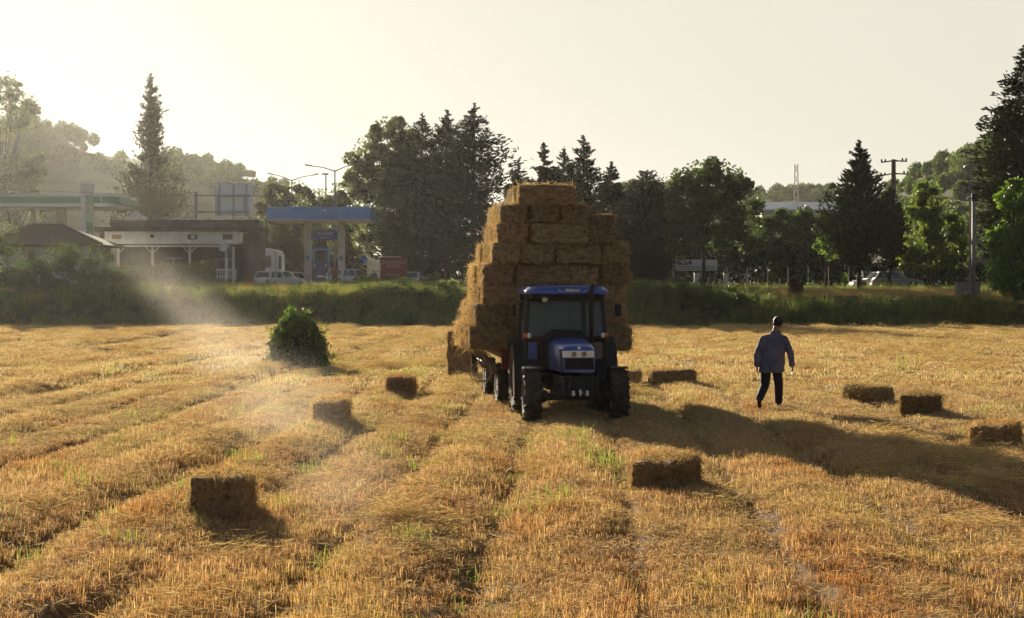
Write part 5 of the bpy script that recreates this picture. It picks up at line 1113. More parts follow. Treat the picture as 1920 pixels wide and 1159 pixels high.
m = MB(); m.tube([(0, 0, 0), (0, 0, L.z(470))], 0.06, 10); L.rect(m, 422, 485, 426.5, 520, -0.08, 0.08); m.build('pole', WHT, L.root)
m = MB(); rings = []
ax_ = Vector((-0.25, -0.9, 0.35)).normalized(); u = ax_.orthogonal().normalized(); v_ = ax_.cross(u); c = Vector((L.x(420), -0.1, L.z(464)))
for r, o in ((0.03, 0.0), (0.18, 0.015), (0.30, 0.05), (0.36, 0.085), (0.36, 0.075), (0.28, 0.03), (0.03, -0.02)): rings.append([c+ax_*o+(u*math.cos(2*PI*q/20)+v_*math.sin(2*PI*q/20))*r for q in range(20)])
m.loft(rings); ds_ = m.build('reflector', WHT, L.root, smoothf=True); m = MB(); m.bar(c+u*0.3, c+ax_*0.45, 0.03); m.ball(c+ax_*0.45, 0.05); m.build('feed_arm', GALV, ds_)
L = Loc('white_fence', 'low white slatted fence at the end of the cafe porch', 'fence', 425, 133)
m = MB(); L.rect(m, 405, 504, 440, 506, 0, 0.05); L.rect(m, 405, 518, 440, 519.5, 0, 0.05)
for px in range(406, 442, 5): L.rect(m, px, 504, px+1.8, 524, 0.052, 0.09)
m.build('slats', WHT, L.root)
L = Loc('barrel', 'small orange-red barrel by the cafe side wall', 'barrel', 467, 122)
m = MB(); m.lathe([(0.20, 0), (0.21, 0.02), (0.20, 0.2), (0.215, 0.22), (0.20, 0.24), (0.20, 0.42), (0.215, 0.44), (0.20, 0.46), (0.20, 0.66), (0.18, 0.68)], (0, 0, L.z(533)), 'z', 18); m.build('drum', ORGR, L.root)
L = Loc('old_house', 'old low house with dark tiled hip roof and white wall, half covered by shrubs', 'house', 80, 127)
m = MB(); L.rect(m, 0, 459, 172, 534, 0, 6); m.build('wall', WALL, L.root)
m = MB(); e0, e1, r0, r1 = L.x(-28), L.x(196), L.x(30), L.x(98); ze, zr_ = L.z(459), L.z(420)
m.add([(e0, -0.8, ze), (e1, -0.8, ze), (e1, 7, ze), (e0, 7, ze), (r0, 3.1, zr_), (r1, 3.1, zr_), (e0, -0.8, ze-0.12), (e1, -0.8, ze-0.12), (e1, 7, ze-0.12), (e0, 7, ze-0.12)], [(0, 1, 5, 4), (1, 2, 5), (2, 3, 4, 5), (3, 0, 4), (6, 7, 1, 0), (7, 8, 2, 1), (8, 9, 3, 2), (9, 6, 0, 3), (9, 8, 7, 6)]); rfh = m.build('roof', TILE, L.root)
m = MB(); m.tube([(r0, 3.1, zr_+0.03), (r1, 3.1, zr_+0.03)], 0.12, 8); m.tube([(r1, 3.1, zr_), (e1, -0.8, ze+0.05)], 0.1, 8); m.tube([(r0, 3.1, zr_), (e0, -0.8, ze+0.05)], 0.1, 8); m.build('ridge_tiles', TILE, rfh)
m = MB(); L.rect(m, 53.5, 473, 64, 533, -0.05, -0.003); dr = m.build('door', DARKW, L.root); m = MB(); L.rect(m, 49, 471, 53.2, 533, -0.06, -0.003); L.rect(m, 53.4, 470, 64, 472.6, -0.06, -0.003); m.build('door_frame', CREAM, dr)
L = Loc('green_canopy', 'hazy petrol station canopy with green and white fascia and pale columns', 'canopy', 60, 186)
for (a, b, mt, nm, y0, x1) in ((363, 369, WHT, 'top_band', -0.1, 218), (369, 381, GREEN, 'green_band', 0.0, 222), (381, 388, WHT, 'bottom_band', -0.1, 216)):
    m = MB(); rr = 1.2; x0_, x1_ = L.x(-120), L.x(x1); pts = [(x0_, y0), (x1_-rr, y0)]+[(x1_-rr+rr*math.sin(R(q*15)), y0+rr-rr*math.cos(R(q*15))) for q in range(1, 7)]+[(x1_, 10), (x0_, 10)]
    m.prism(pts, L.z(b), L.z(a), 'z'); m.build(nm, mt, L.root)
for (a, b) in ((38, 47), (85, 103), (-60, -45)): m = MB(); L.rect(m, a, 388, b, 532, 4, 4.8); m.build('column', CREAM, L.root)
m = MB(); L.rect(m, 190, 370, 192, 382, -0.16, -0.1); m.build('fascia_joint', WHT, L.root)
L = Loc('price_totem', 'tall white and green petrol price totem rising through the haze', 'sign', 163, 178)
m = MB(); L.rect(m, 152, 345, 175.5, 366, -0.3, 0.3); m.build('top_box', WHT, L.root)
m = MB(); L.rect(m, 152, 366, 161.5, 532, -0.25, 0.25); m.build('column', WHT, L.root)
m = MB(); L.rect(m, 161.6, 366, 175.5, 446, -0.2, 0.2); pn_ = m.build('panel', pmat('pale_green_panel', (0.45, 0.52, 0.40), 0.6), L.root)
m = MB(); L.rect(m, 162, 416, 175, 446, -0.23, -0.203); gp_ = m.build('green_panel', GREEN, pn_); m = MB(); L.rect(m, 168, 434, 174, 441, -0.25, -0.233); m.build('picture', CREAM, pn_)
L = Loc('billboard', 'back of a white billboard on a grey steel frame above the cafe roof', 'billboard', 403, 168)
m = MB(); L.rect(m, 403, 344, 474, 405, 0.0, 0.12); m.build('board', pmat('board_back', (0.80, 0.82, 0.82), 0.6, var=0.06), L.root)
m = MB()
for py in (366, 396.5): L.rect(m, 367, py, 470, py+2.6, -0.35, -0.15); m.box((L.x(378), -0.25, L.z(py+1.3)), (0.3, 0.3, 0.2))
for px in (411, 437.5, 462): L.rect(m, px, 345, px+1.3, 404, -0.14, -0.003)
for px in (407.5, 458): L.rect(m, px, 369, px+1.3, 396, -0.34, -0.2)
m.build('frame', GALV, L.root)
m = MB(); L.rect(m, 365, 360, 370.5, 532, -0.25, 0.05); m.build('post', GALV, L.root)
m = MB(); L.rect(m, 436, 399.5, 440, 532, -0.33, -0.16); m.build('rear_post', GALV, L.root)
# blue petrol canopy
L = Loc('petrol_canopy', 'plain blue petrol station canopy on two cream columns with a hanging blue name board', 'canopy', 600, 142)
m = MB(); L.rect(m, 500, 388, 693, 411.5, 0, 6.5); m.build('fascia', CBLUE, L.root)
m = MB(); L.rect(m, 501, 411.5, 692.5, 414, 0.03, 6.45); m.build('soffit', CREAM, L.root)
for (a, b) in ((565, 577.5), (629, 641.5)):
    m = MB(); L.rect(m, a, 424, b, 532, 2.0, 2.5); m.prism([(L.x(a), L.z(424)), (L.x(b), L.z(424)), (L.x(b)+0.06, L.z(414)), (L.x(a)-0.06, L.z(414))], 2.0, 2.5); cl = m.build('column', CREAM, L.root)
    m = MB(); L.rect(m, a+2.5, 479, b-2.5, 488, 1.96, 1.997); m.build('notice', pmat('pale_blue_notice', (0.22, 0.32, 0.36), 0.6), cl)
m = MB(); L.rect(m, 577.6, 430, 628.9, 449, 2.1, 2.3); nb_ = m.build('name_board', SBLUE, L.root)
text('lettering', 'AYGAZ', 0.36, WHT, nb_, (L.x(604), 2.09, L.z(437)), sx=1.05, shear=0.15)
m = MB(); L.rect(m, 595, 443.5, 614, 445, 2.085, 2.097); m.build('small_print', TXT, nb_)
m = MB(); L.rect(m, 606, 394, 613, 395, -0.01, -0.003); L.rect(m, 608.5, 392.5, 610.5, 396, -0.012, -0.004); m.build('fascia_badge', WHT, L.root)
m = MB(); L.rect(m, 596, 414, 599, 430, 2.15, 2.25); m.build('hanger', CREAM, L.root)
L = Loc('fuel_pump', 'blue fuel pump with an open frame top, between the canopy columns', 'fuel pump', 601.5, 143.5)
m = MB(); L.rect(m, 586, 488, 617, 533, -0.3, 0.3); m.build('body', pmat('pump_blue', (0.055, 0.085, 0.19), 0.45, var=0.1), L.root)
m = MB(); L.rect(m, 586, 466, 589, 488, -0.15, 0.15); L.rect(m, 614, 466, 617, 488, -0.15, 0.15); L.rect(m, 589, 466, 614, 469.5, -0.15, 0.15); m.build('frame', CBLUE, L.root)
m = MB(); L.rect(m, 589, 502, 614, 503, -0.33, -0.303); L.rect(m, 588.5, 488.5, 614.5, 490, -0.33, -0.303); m.build('trim', SBLUE, L.root)
for px in (590, 611): m = MB(); L.rect(m, px, 496, px+2, 499.5, -0.36, -0.303); m.build('nozzle', WHT, L.root); m = MB(); L.rect(m, px, 505, px+3, 511, -0.34, -0.303); m.build('socket', BLKP, L.root)
m = MB(); L.rect(m, 595, 517, 607, 520, -0.33, -0.303); m.build('number_plate', WHT, L.root)
L = Loc('kiosk', 'small white rounded kiosk with one wide window beside the cafe', 'kiosk', 506, 150)
m = MB(); x0_, x1_ = L.x(485), L.x(516); zt = L.z(465); zb = L.z(533)
m.prism([(x0_, zb), (x1_, zb), (x1_, zt-0.25), (x1_-0.15, zt-0.1), ((x0_+x1_)/2, zt), (x0_+0.15, zt-0.06), (x0_, zt-0.2)], 0, 2.2); m.prism([(x1_+0.003, zb), (L.x(528), zb), (L.x(528), zt-0.6), (L.x(524), zt-0.25), (x1_+0.003, zt-0.12)], 0.25, 2.0); m.build('cabin', WHT, L.root, bevel=0.05)
m = MB(); L.rect(m, 490, 480, 508, 501, -0.06, -0.003); wn = m.build('window', pmat('kiosk_glass', (0.16, 0.18, 0.15), 0.12, spec=0.7), L.root)
m = MB(); L.rect(m, 488.5, 478.5, 509.5, 480, -0.09, -0.003); L.rect(m, 488.5, 501, 509.5, 502.5, -0.09, -0.003); L.rect(m, 488.5, 480, 490, 501, -0.09, -0.003); L.rect(m, 508, 480, 509.5, 501, -0.09, -0.003); m.build('frame', CREAM, wn)
m = MB(); L.rect(m, 522, 480, 527, 505, 0.19, 0.247); m.build('side_door', WALL2, L.root)
# red petrol board
L = Loc('petrol_board', 'dark red free-standing board with faded white lettering at the top of the bank', 'sign', 737, 126)
m = MB(); L.rect(m, 713, 482.5, 762, 530, 0, 0.12); bd = m.build('board', SIGNR, L.root)
m = MB(); L.rect(m, 712.5, 480.8, 752, 482.4, -0.02, 0.14); m.build('top_trim', CREAM, bd)
for (s_, py, sz, px) in (('ÇAVUŞOĞLU', 492, 0.30, 739), ('PETROL', 499.5, 0.28, 738), ('YALOVA', 515, 0.26, 738)): text('lettering', s_, sz, TXT, bd, (L.x(px), -0.008, L.z(py)), sx=0.95)
for px in (718, 757): m = MB(); L.rect(m, px-1, 530, px+1, 540, 0.02, 0.1); m.build('leg', GALV, L.root)
m = MB(); rs = random.Random(2)
for q in range(5): L.rect(m, 726+q*5, 521, 726+q*5+rs.uniform(2, 3.6), 525, -0.01, -0.003)
m.build('worn_lettering', TXT, bd)
L = Loc('keep_right_sign', 'round blue sign with a white arrow above a yellow and black chevron board', 'road sign', 682, 129)
m = MB(); m.tube([(0, 0.06, -0.2), (0, 0.06, L.z(479))], 0.03, 8); m.build('post', GALV, L.root)
m = MB(); m.lathe([(0.27, 0.0), (0.27, 0.03)], (0, 0, L.z(487)), 'y', 28); dc = m.build('disc', RSB, L.root)
m = MB(); c = Vector((0, -0.012, L.z(487))); m.bar(c+Vector((-0.13, 0, 0.13)), c+Vector((0.1, 0, -0.1)), 0.05, 0.01, up=(0, 1, 0)); m.bar(c+Vector((0.13, 0.001, -0.13)), c+Vector((0.13, 0.001, 0.04)), 0.05, 0.01, up=(0, 1, 0)); m.bar(c+Vector((0.13, 0.002, -0.13)), c+Vector((-0.04, 0.002, -0.13)), 0.05, 0.01, up=(0, 1, 0)); m.build('arrow', WHT, dc)
m = MB(); L.rect(m, 676, 497.5, 688, 518, 0, 0.03); cb = m.build('chevron_board', BLKP, L.root); m = MB(); x0_, x1_ = L.x(676.2), L.x(687.8)
for q in range(3):
    zt = L.z(499.5+q*6.6); h_ = 0.11
    m.add([(x0_, -0.006, zt), (x1_, -0.006, zt-0.2), (x1_, -0.006, zt-0.2-h_), (x0_, -0.006, zt-h_)], [(0, 1, 2, 3)])
m.build('stripes', YEL, cb, fix=False)
L = Loc('rusty_pillar', 'rusty red pillar standing in front of the white family car', 'pillar', 628, 131)
m = MB(); L.rect(m, 622.5, 503, 633.5, 537, -0.2, 0.2); m.prism([(L.x(622.5), L.z(503)), (L.x(633.5), L.z(503)), (L.x(631), L.z(500.5)), (L.x(626), L.z(500.5))], -0.2, 0.2); m.build('post', ORGR, L.root)
m = MB(); m.bar((L.x(622), 0, L.z(504)), (L.x(616), 0, L.z(511)), 0.06); m.bar((L.x(616), 0, L.z(510)), (L.x(616), 0, L.z(534)), 0.07); m.build('side_rail', GALV, L.root)
L = Loc('wooden_crate', 'brown wooden crate behind the small white hatchback', 'crate', 793, 128)
m = MB(); L.rect(m, 786, 521, 800, 536, 0, 0.5)
for py in (523, 527, 531): L.rect(m, 785.5, py, 800.5, py+2.4, -0.03, -0.003)
m.build('boards', pmat('crate_wood', (0.22, 0.12, 0.06), 0.85), L.root)

# ---- cars: local x forward, y to the car's left, z up
def car(label, px, d, yaw, paint, style='hatch', plate=True, group='cars parked at the roadside', dz=0.0):
    p = onground(px, d, 0.06+dz); root = thing('parked_car', label, 'car', p, R(yaw), group)
    Lc, Wc = {'hatch': (3.9, 1.66), 'estate': (4.4, 1.68), 'suv': (4.4, 1.80)}[style]; hb, ht = {'hatch': (0.86, 1.45), 'estate': (0.88, 1.44), 'suv': (1.0, 1.62)}[style]
    f, r_ = Lc/2, -Lc/2; wf, wr = f-0.80, r_+0.72; wrad = 0.31
    def arch(c): return [(c+0.38*math.cos(R(a)), 0.30+0.38*math.sin(R(a))) for a in range(0, 181, 30)]
    prof = [(f-0.02, 0.25), (f, 0.5), (f-0.1, hb-0.22), (f-0.35, hb-0.08), (f-1.15, hb+0.03), (r_+0.12, hb+0.05), (r_, hb-0.1), (r_-0.02, 0.5), (r_+0.05, 0.25)]+arch(wr)[::-1]+arch(wf)[::-1]
    m = MB(); m.prism(prof, -Wc/2, Wc/2, 'y'); m.build('body', paint, root, bevel=0.05)
    c0, c1 = f-1.15, r_+(0.10 if style != 'hatch' else 0.12); t0, t1 = f-1.85, r_+(0.35 if style == 'estate' else 0.5)
    w0, w1 = Wc/2-0.03, Wc/2-0.17; z0, z1 = hb+0.02, ht
    B = [Vector((c0, -w0, z0)), Vector((c0, w0, z0)), Vector((c1, w0, z0)), Vector((c1, -w0, z0)), Vector((t0, -w1, z1)), Vector((t0, w1, z1)), Vector((t1, w1, z1)), Vector((t1, -w1, z1))]
    m = MB(); m.add(B, [(3, 2, 1, 0), (4, 5, 6, 7), (0, 1, 5, 4), (2, 3, 7, 6), (1, 2, 6, 5), (3, 0, 4, 7)]); m.build('cabin', paint, root, bevel=0.04)
    def win(nm, a, b, c, d_, u0, u1, v0, v1):
        def q(u, v): return (a*(1-u)+b*u)*(1-v)+(d_*(1-u)+c*u)*v
        pts = [q(u0, v0), q(u1, v0), q(u1, v1), q(u0, v1)]; n = (pts[1]-pts[0]).cross(pts[3]-pts[0]).normalized()
        cc = sum(pts, Vector())/4
        if n.dot(cc-Vector(((c0+c1)/2, 0, (z0+z1)/2))) < 0: n = -n
        m = MB(); m.add([p_+n*0.006 for p_ in pts]+[p_+n*0.014 for p_ in pts], [(0, 1, 2, 3), (7, 6, 5, 4), (0, 4, 5, 1), (1, 5, 6, 2), (2, 6, 7, 3), (3, 7, 4, 0)]); return m.build(nm, DGL, root)
    win('windscreen', B[0], B[1], B[5], B[4], 0.07, 0.93, 0.08, 0.92); win('rear_window', B[3], B[2], B[6], B[7], 0.1, 0.9, 0.15, 0.85)
    for (a, b, c, d_) in ((B[0], B[3], B[7], B[4]), (B[1], B[2], B[6], B[5])):
        for (u0, u1) in ((0.12, 0.46), (0.50, 0.76), (0.80, 0.95)): win('side_window', a, b, c, d_, u0, u1, 0.12, 0.88)
    for (wx, sy) in ((wf, 1), (wf, -1), (wr, 1), (wr, -1)):
        m = MB(); m.lathe([(wrad*0.62, -0.09), (wrad*0.9, -0.10), (wrad, -0.06), (wrad, 0.06), (wrad*0.9, 0.10), (wrad*0.62, 0.09)], (0, 0, 0), 'y', 20); wl_ = m.build('wheel', RUB, root, loc=(wx, sy*(Wc/2-0.10), wrad))
        m = MB(); m.lathe([(wrad*0.6, 0.085*sy), (wrad*0.5, 0.1*sy), (0.03, 0.095*sy)], (0, 0, 0), 'y', 16); m.build('rim', GALV, wl_)
    for sy in (1, -1):
        m = MB(); m.box((r_+0.02, sy*(Wc/2-0.16), hb-0.16), (0.10, 0.22, 0.20)); m.build('tail_lamp', pmat('tail_red', (0.30, 0.02, 0.02), 0.3), root)
        m = MB(); m.box((f-0.10, sy*(Wc/2-0.24), hb-0.26), (0.14, 0.32, 0.14)); m.build('headlight', CHR, root)
        m = MB(); m.box((c0-0.15, sy*(Wc/2+0.06), hb+0.08), (0.1, 0.14, 0.1)); m.build('mirror', paint, root)
    m = MB(); m.box((r_-0.02, 0, 0.42), (0.10, Wc-0.1, 0.2)); m.build('rear_bumper', BLK2 if style == 'estate' else paint, root, bevel=0.02)
    m = MB(); m.box((f-0.0, 0, 0.38), (0.10, Wc-0.1, 0.22)); m.build('front_bumper', BLK2 if style == 'estate' else paint, root, bevel=0.02)
    if plate: m = MB(); m.box((r_-0.045, 0, hb-0.3), (0.03, 0.5, 0.11)); m.build('number_plate', WHT, root)
    return root
CWHITE = pmat('car_white', (0.62, 0.62, 0.60), 0.25, var=0.04, coat=0.5); CSIL = pmat('car_silver', (0.30, 0.31, 0.31), 0.3, metal=0.4, var=0.05, coat=0.5)
car('white estate car with dark bumpers parked by the white kiosk, tail towards the field', 526, 136, 56, CWHITE, 'estate')
car('white hatchback mostly hidden behind the estate car and the canopy column', 553, 150, 60, CWHITE)
car('white family car with red tail lamps behind the rusty pillar', 660, 138, 52, CWHITE, 'suv')
car('small white hatchback seen from behind, beside the red petrol board', 776, 146, 84, CWHITE)
car('silver hatchback driving side-on along the road behind the dry grass', 1682, 141, -4, CSIL, 'hatch', group='cars driving on the road')
car('pale car with a glinting bonnet behind the silver hatchback, beside the conifer trunk', 1640, 147, 182, CWHITE, 'hatch', group='cars driving on the road')

# ---- posts, lamps, wires
def lamp(label, px, d, top, arms, r=0.09, group='double-armed street lamps'):
    L = Loc('street_lamp', label, 'street lamp', px, d, group); m = MB(); H = L.z(top); m.tube([(0, 0, -0.1), (0, 0, H*0.5), (0, 0, H)], [r*1.3, r, r*0.6], 10); m.build('pole', GALV, L.root)
    for (ax, ay) in arms:
        e = Vector((L.x(ax), 0, L.z(ay))); m = MB(); m.tube([(0, 0, H-0.1), Vector((0, 0, H)).lerp(e, 0.5)+Vector((0, 0, 0.05)), e], [r*0.6, r*0.45, r*0.4], 8); a_ = m.build('arm', GALV, L.root)
        dr_ = (e-Vector((0, 0, H))).normalized(); m = MB(); m.bar(e-dr_*0.1, e+dr_*0.55, 0.22, 0.12); m.build('lamp_head', GALV, a_, bevel=0.03)
lamp('tall double-armed street lamp rising over the middle of the blue canopy', 628, 160, 319, [(583, 311), (668, 308)])
lamp('double-armed street lamp farther back, above the end of the blue canopy', 547, 192, 337, [(511, 327), (588, 328)])
L = Loc('mast', 'thin hazy floodlight mast with a small crossbar on the skyline', 'mast', 611, 300); m = MB(); m.tube([(0, 0, 0), (0, 0, L.z(325))], [0.25, 0.1], 8); m.build('pole', GALV, L.root); m = MB(); L.rect(m, 604, 325, 616, 328, -0.2, 0.2); m.build('crossbar', GALV, L.root)
WOODP = pmat('pole_concrete', (0.20, 0.15, 0.11), 0.85, var=0.2, scale=3)
L = Loc('utility_pole', 'brown utility pole with two crossarms above the dark conifer', 'utility pole', 1675.5, 172); m = MB(); H = L.z(299); m.tube([(0, 0, -0.1), (0, 0, H)], [0.30, 0.20], 8); m.build('pole', WOODP, L.root)
for (a, b, py, e) in ((1651, 1699, 302, 305), (1650, 1702, 326, 330)):
    m = MB(); m.bar((L.x(a), -0.25, L.z(e)), (L.x(1672), -0.25, L.z(py)), 0.12); m.bar((L.x(1679), -0.25, L.z(py)), (L.x(b), -0.25, L.z(py+1)), 0.12); m.bar((L.x(1670), -0.25, L.z(py)), (L.x(1681), -0.25, L.z(py)), 0.16); ca = m.build('crossarm', WOODP, L.root)
    for q in (a+1, a+8, b-8, b-1): m = MB(); m.lathe([(0.07, 0), (0.11, 0.08), (0.07, 0.14), (0.10, 0.2), (0.04, 0.26)], (L.x(q), -0.25, L.z((e if q < 1672 else py+1))+0.05), 'z', 10); m.build('insulator', BLKP, ca)
def wire(label, a, b, sag):
    a, b = Vector(a), Vector(b); m = MB(); m.tube([a.lerp(b, t)-Vector((0, 0, sag*4*t*(1-t))) for t in np.linspace(0, 1, 14)], 0.014, 5); tag(m.build('power_line', pmat('wire', (0.03, 0.03, 0.03), 1.0, spec=0.0)), label, 'cable')
wire('upper thin power line running off from the utility pole past the lattice mast', at(1652, 327, 172), at(1330, 352, 300), 1.0)
wire('lower thin power line running from the utility pole towards the huge conifer', at(1702, 326, 172), at(1960, 342, 140), 0.6)
wire('faint power line crossing in front of the pale cypress and billboard', at(-40, 352, 140), at(520, 368, 140), 0.15)
L = Loc('lattice_mast', 'pale red and white lattice radio mast on the skyline', 'mast', 1493, 335); H = L.z(308); w0, w1 = 0.75, 0.28
for nm, mt, par in (('lattice', pmat('mast_white', (0.40, 0.36, 0.32), 0.8), 0), ('red_section', pmat('mast_red', (0.34, 0.15, 0.11), 0.8), 1)):
    m = MB(); nseg = 12
    for q in range(nseg):
        if (q//2) % 2 != par: continue
        za, zb = H*q/nseg, H*(q+1)/nseg; wa, wb = w0+(w1-w0)*q/nseg, w0+(w1-w0)*(q+1)/nseg
        for sx in (-1, 1):
            for sy in (-1, 1): m.bar((sx*wa, sy*wa, za), (sx*wb, sy*wb, zb), 0.06)
            m.bar((-sx*wa, -wa, za), (sx*wb, -wb, zb), 0.05); m.bar((-sx*wa, wa, za), (sx*wb, wb, zb), 0.05)
    m.build(nm, mt, L.root)
L = Loc('warehouse', 'long low white warehouse with a pale blue metal roof below the wooded ridge', 'building', 1485, 330)
m = MB(); L.rect(m, 1428, 392, 1580, 532, 0, 8); m.build('wall', pmat('shed_white', (0.40, 0.44, 0.48), 0.6, var=0.06, scale=0.3), L.root)
m = MB(); x0_, x1_ = L.x(1424), L.x(1585); zt, ze = L.z(377), L.z(392.5); m.add([(x0_, -0.6, ze), (x1_, -0.6, ze), (x1_, 4.2, zt), (x0_, 4.2, zt), (x1_, 8.5, ze), (x0_, 8.5, ze), (x0_, -0.6, ze-0.3), (x1_, -0.6, ze-0.3), (x1_, 8.5, ze-0.3), (x0_, 8.5, ze-0.3)], [(0, 1, 2, 3), (3, 2, 4, 5), (0, 6, 7, 1), (1, 7, 8, 4, 2), (5, 9, 6, 0, 3), (9, 8, 7, 6), (4, 8, 9, 5)])
for q in range(5): m.bar((x0_+0.6+q*3.4, -0.4, ze+0.1), (x0_+1+q*3.6, 4.2, zt+0.06), 0.12)
m.build('roof', pmat('shed_roof', (0.50, 0.54, 0.56), 0.35, metal=0.3, var=0.05, scale=0.3), L.root)
L = Loc('estate_board', 'wide white board with a house emblem and dark lettering behind the chestnut trunk', 'sign', 1302, 160)
m = MB(); L.rect(m, 1259, 487, 1345, 507.5, 0, 0.1); bd = m.build('board', WHT, L.root)
text('lettering', 'EMLAK', 0.33, BLKP, bd, (L.x(1280), -0.008, L.z(495)), sx=1.0, bold=0.01)
m = MB(); m.bar((L.x(1271), -0.012, L.z(492)), (L.x(1279), -0.012, L.z(488.2)), 0.02, 0.09); m.build('emblem_red_slope', SIGNR, bd); m = MB(); m.bar((L.x(1279.2), -0.012, L.z(488.2)), (L.x(1287), -0.012, L.z(492)), 0.02, 0.07); m.build('emblem_slope', BLKP, bd)
m = MB(); rs = random.Random(4); L.rect(m, 1261, 489, 1267, 496, -0.01, -0.003); L.rect(m, 1291, 489, 1297, 496, -0.01, -0.003)
for row, (y0, y1) in enumerate(((499.3, 501.3), (503.5, 505.3))):
    px = 1262
    while px < 1342: wv = rs.uniform(1.2, 3.4); L.rect(m, px, y0, px+wv, y1, -0.01, -0.003); px += wv+rs.choice((0.6, 0.8, 2.2))
m.build('small_lettering', pmat('faded_ink', (0.06, 0.09, 0.12), 0.7), bd)
for px in (1264, 1300, 1340): m = MB(); L.rect(m, px-0.7, 507.5, px+0.7, 535, 0.11, 0.2); m.build('leg', GALV, L.root)
for i_, (a, b, lab) in enumerate(((1302, 1312, 'small pale utility cabinet beneath the white house board'), (1357, 1366, 'small pale blue utility cabinet at the end of the fence'))):
    L = Loc('utility_cabinet', lab, 'cabinet', (a+b)/2, 150, 'roadside cabinets'); m = MB(); L.rect(m, a, 513, b, 535, 0, 0.35); L.rect(m, a-0.6, 512, b+0.6, 513, -0.05, 0.4); m.build('case', WHT if i_ == 0 else pmat('pale_blue_case', (0.42, 0.50, 0.53), 0.6), L.root, bevel=0.02)
    m = MB(); L.rect(m, a+0.8, 514.5, b-0.8, 530, -0.03, -0.003); m.build('door', WALL, L.root)
L = Loc('fence', 'dark post and rail fence in the shade past the chestnut tree', 'fence', 1470, 146)
for px in range(1364, 1600, 38): m = MB(); L.rect(m, px-0.7, 499, px+0.7, 536, -0.05, 0.05); m.build('post', BARK, L.root)
m = MB(); L.rect(m, 1360, 499, 1592, 500.3, 0.053, 0.12); L.rect(m, 1360, 513, 1592, 513.8, 0.053, 0.12); m.build('rails', pmat('grey_rail', (0.05, 0.046, 0.04), 0.9), L.root)
L = Loc('utility_pole', 'grey round utility pole rising from the bank by the bright leafy tree', 'utility pole', 1825.5, 113); m = MB(); H = L.z(366); m.tube([(0, 0, -0.3), (0, 0, H)], [0.13, 0.10], 12); m.build('pole', GALV, L.root, smoothf=True)
m = MB(); L.rect(m, 1812, 371, 1833, 373.5, -0.16, -0.10); m.build('crossarm', GALV, L.root)
m = MB(); L.rect(m, 1820, 363, 1831, 378, -0.26, -0.165); m.build('junction_box', BLK, L.root, bevel=0.02)
for q in (1814, 1817): m = MB(); m.lathe([(0.04, 0), (0.06, 0.05), (0.03, 0.14)], (L.x(q), -0.13, L.z(371)), 'z', 8); m.build('insulator', WHT, L.root)
m = MB(); m.tube([(L.x(1817), -0.05, L.z(374)), (L.x(1818), -0.12, L.z(430)), (L.x(1821), -0.13, L.z(520))], 0.02, 6); m.tube([(L.x(1820), -0.1, L.z(376)), (L.x(1819.5), -0.13, L.z(440)), (L.x(1823), -0.14, L.z(470))], 0.02, 6); m.build('cable', BLK, L.root)
L = Loc('street_lamp', 'slender street lamp with a single bent arm leaning beside the grey utility pole', 'street lamp', 1819, 121); m = MB(); m.tube([(0, 0, -0.2), (0, 0, L.z(342)), (L.x(1814), 0, L.z(318))], [0.08, 0.06, 0.05], 8); m.build('pole', GALV, L.root); m = MB(); m.bar((L.x(1818), 0, L.z(317)), (L.x(1808), 0, L.z(312)), 0.28, 0.16); m.build('lamp_head', GALV, L.root, bevel=0.03)
m = MB(); m.bar((0, 0, L.z(343)), (L.x(1824), 0, L.z(339)), 0.2, 0.13); m.build('second_lamp', GALV, L.root, bevel=0.02)
L = Loc('concrete_block', 'grey concrete cabinet base at the foot of the grey utility pole', 'concrete block', 1817, 115); m = MB(); L.rect(m, 1797, 531, 1838, 600, 0, 1.0); m.build('block', CONC, L.root, bevel=0.03); m = MB(); L.rect(m, 1796, 529, 1839, 531, -0.03, 1.03); m.build('cap', CONC, L.root)

# ------------------------------------------------------------------ air
HB = MB(); HB.box((0, 0, 32), (6400, 6400, 72))
HB.v = [(x, y, z if z > 0 else -3.0) for x, y, z in HB.v]
m, nt, out = newmat('haze_air'); pv = N(nt, 'ShaderNodeVolumePrincipled', Density=4.7e-5, Anisotropy=0.77); pv.inputs['Color'].default_value = (0.92, 0.92, 0.88, 1)
nt.links.new(pv.outputs[0], out.inputs[1])
hz = HB.build('haze', m); hz['kind'] = 'stuff'

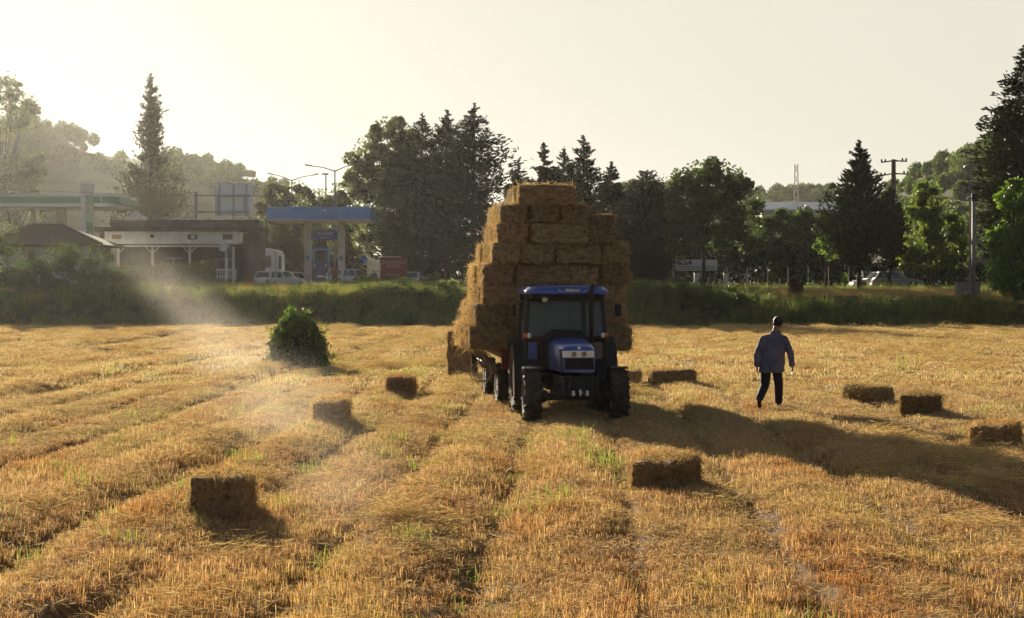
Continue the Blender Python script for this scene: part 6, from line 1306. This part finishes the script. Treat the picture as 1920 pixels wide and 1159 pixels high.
# light shaft slanting low across the stubble, built as soft dust volumes
def dust(px, py, d, r, rot, dens, label):
    m, nt, out = newmat('shaft_dust'); tc = N(nt, 'ShaderNodeTexCoord')
    ln_ = N(nt, 'ShaderNodeVectorMath', operation='LENGTH'); nt.links.new(tc.outputs['Object'], ln_.inputs[0])
    mr = N(nt, 'ShaderNodeMapRange', interpolation_type='SMOOTHSTEP'); mr.inputs[1].default_value = 1.0; mr.inputs[2].default_value = 0.1; mr.inputs[3].default_value = 0.0; mr.inputs[4].default_value = 1.0; nt.links.new(ln_.outputs['Value'], mr.inputs[0])
    no = N(nt, 'ShaderNodeTexNoise', Scale=1.6, Detail=3.0); nt.links.new(tc.outputs['Object'], no.inputs['Vector'])
    mm = N(nt, 'ShaderNodeMath', operation='MULTIPLY'); nt.links.new(mr.outputs[0], mm.inputs[0]); nt.links.new(no.outputs[0], mm.inputs[1])
    m2 = N(nt, 'ShaderNodeMath', operation='MULTIPLY'); nt.links.new(mm.outputs[0], m2.inputs[0]); m2.inputs[1].default_value = dens
    pv = N(nt, 'ShaderNodeVolumePrincipled', Anisotropy=0.6); pv.inputs['Color'].default_value = (0.95, 0.90, 0.80, 1); nt.links.new(m2.outputs[0], pv.inputs['Density']); nt.links.new(pv.outputs[0], out.inputs[1])
    b = MB(); b.ball((0, 0, 0), 1.0, 20, 12); o = b.build('light_shaft', m); o.location = at(px, py, d); o.scale = r; o.rotation_euler = rot; o['kind'] = 'stuff'; o['label'] = label
dust(285, 515, 103, (3.4, 4.5, 2.0), (0, R(48), 0), 0.010, 'light shaft built as pale dust over the bank before the cafe')
dust(365, 580, 88, (3.8, 6.0, 1.9), (0, R(45), 0), 0.011, 'light shaft built as pale dust from the bank to the stubble')
dust(450, 665, 54, (3.0, 9.0, 1.4), (0, R(30), 0), 0.014, 'light shaft built as pale dust low over the stubble beside the vine bush')
dust(545, 765, 31, (2.0, 7.0, 1.0), (0, R(30), 0), 0.018, 'light shaft built as pale dust low over the stubble before the lone end-on bale')
dust(650, 900, 19.5, (1.0, 3.2, 0.7), (0, R(40), 0), 0.018, 'light shaft built as thin dust over the near stubble')
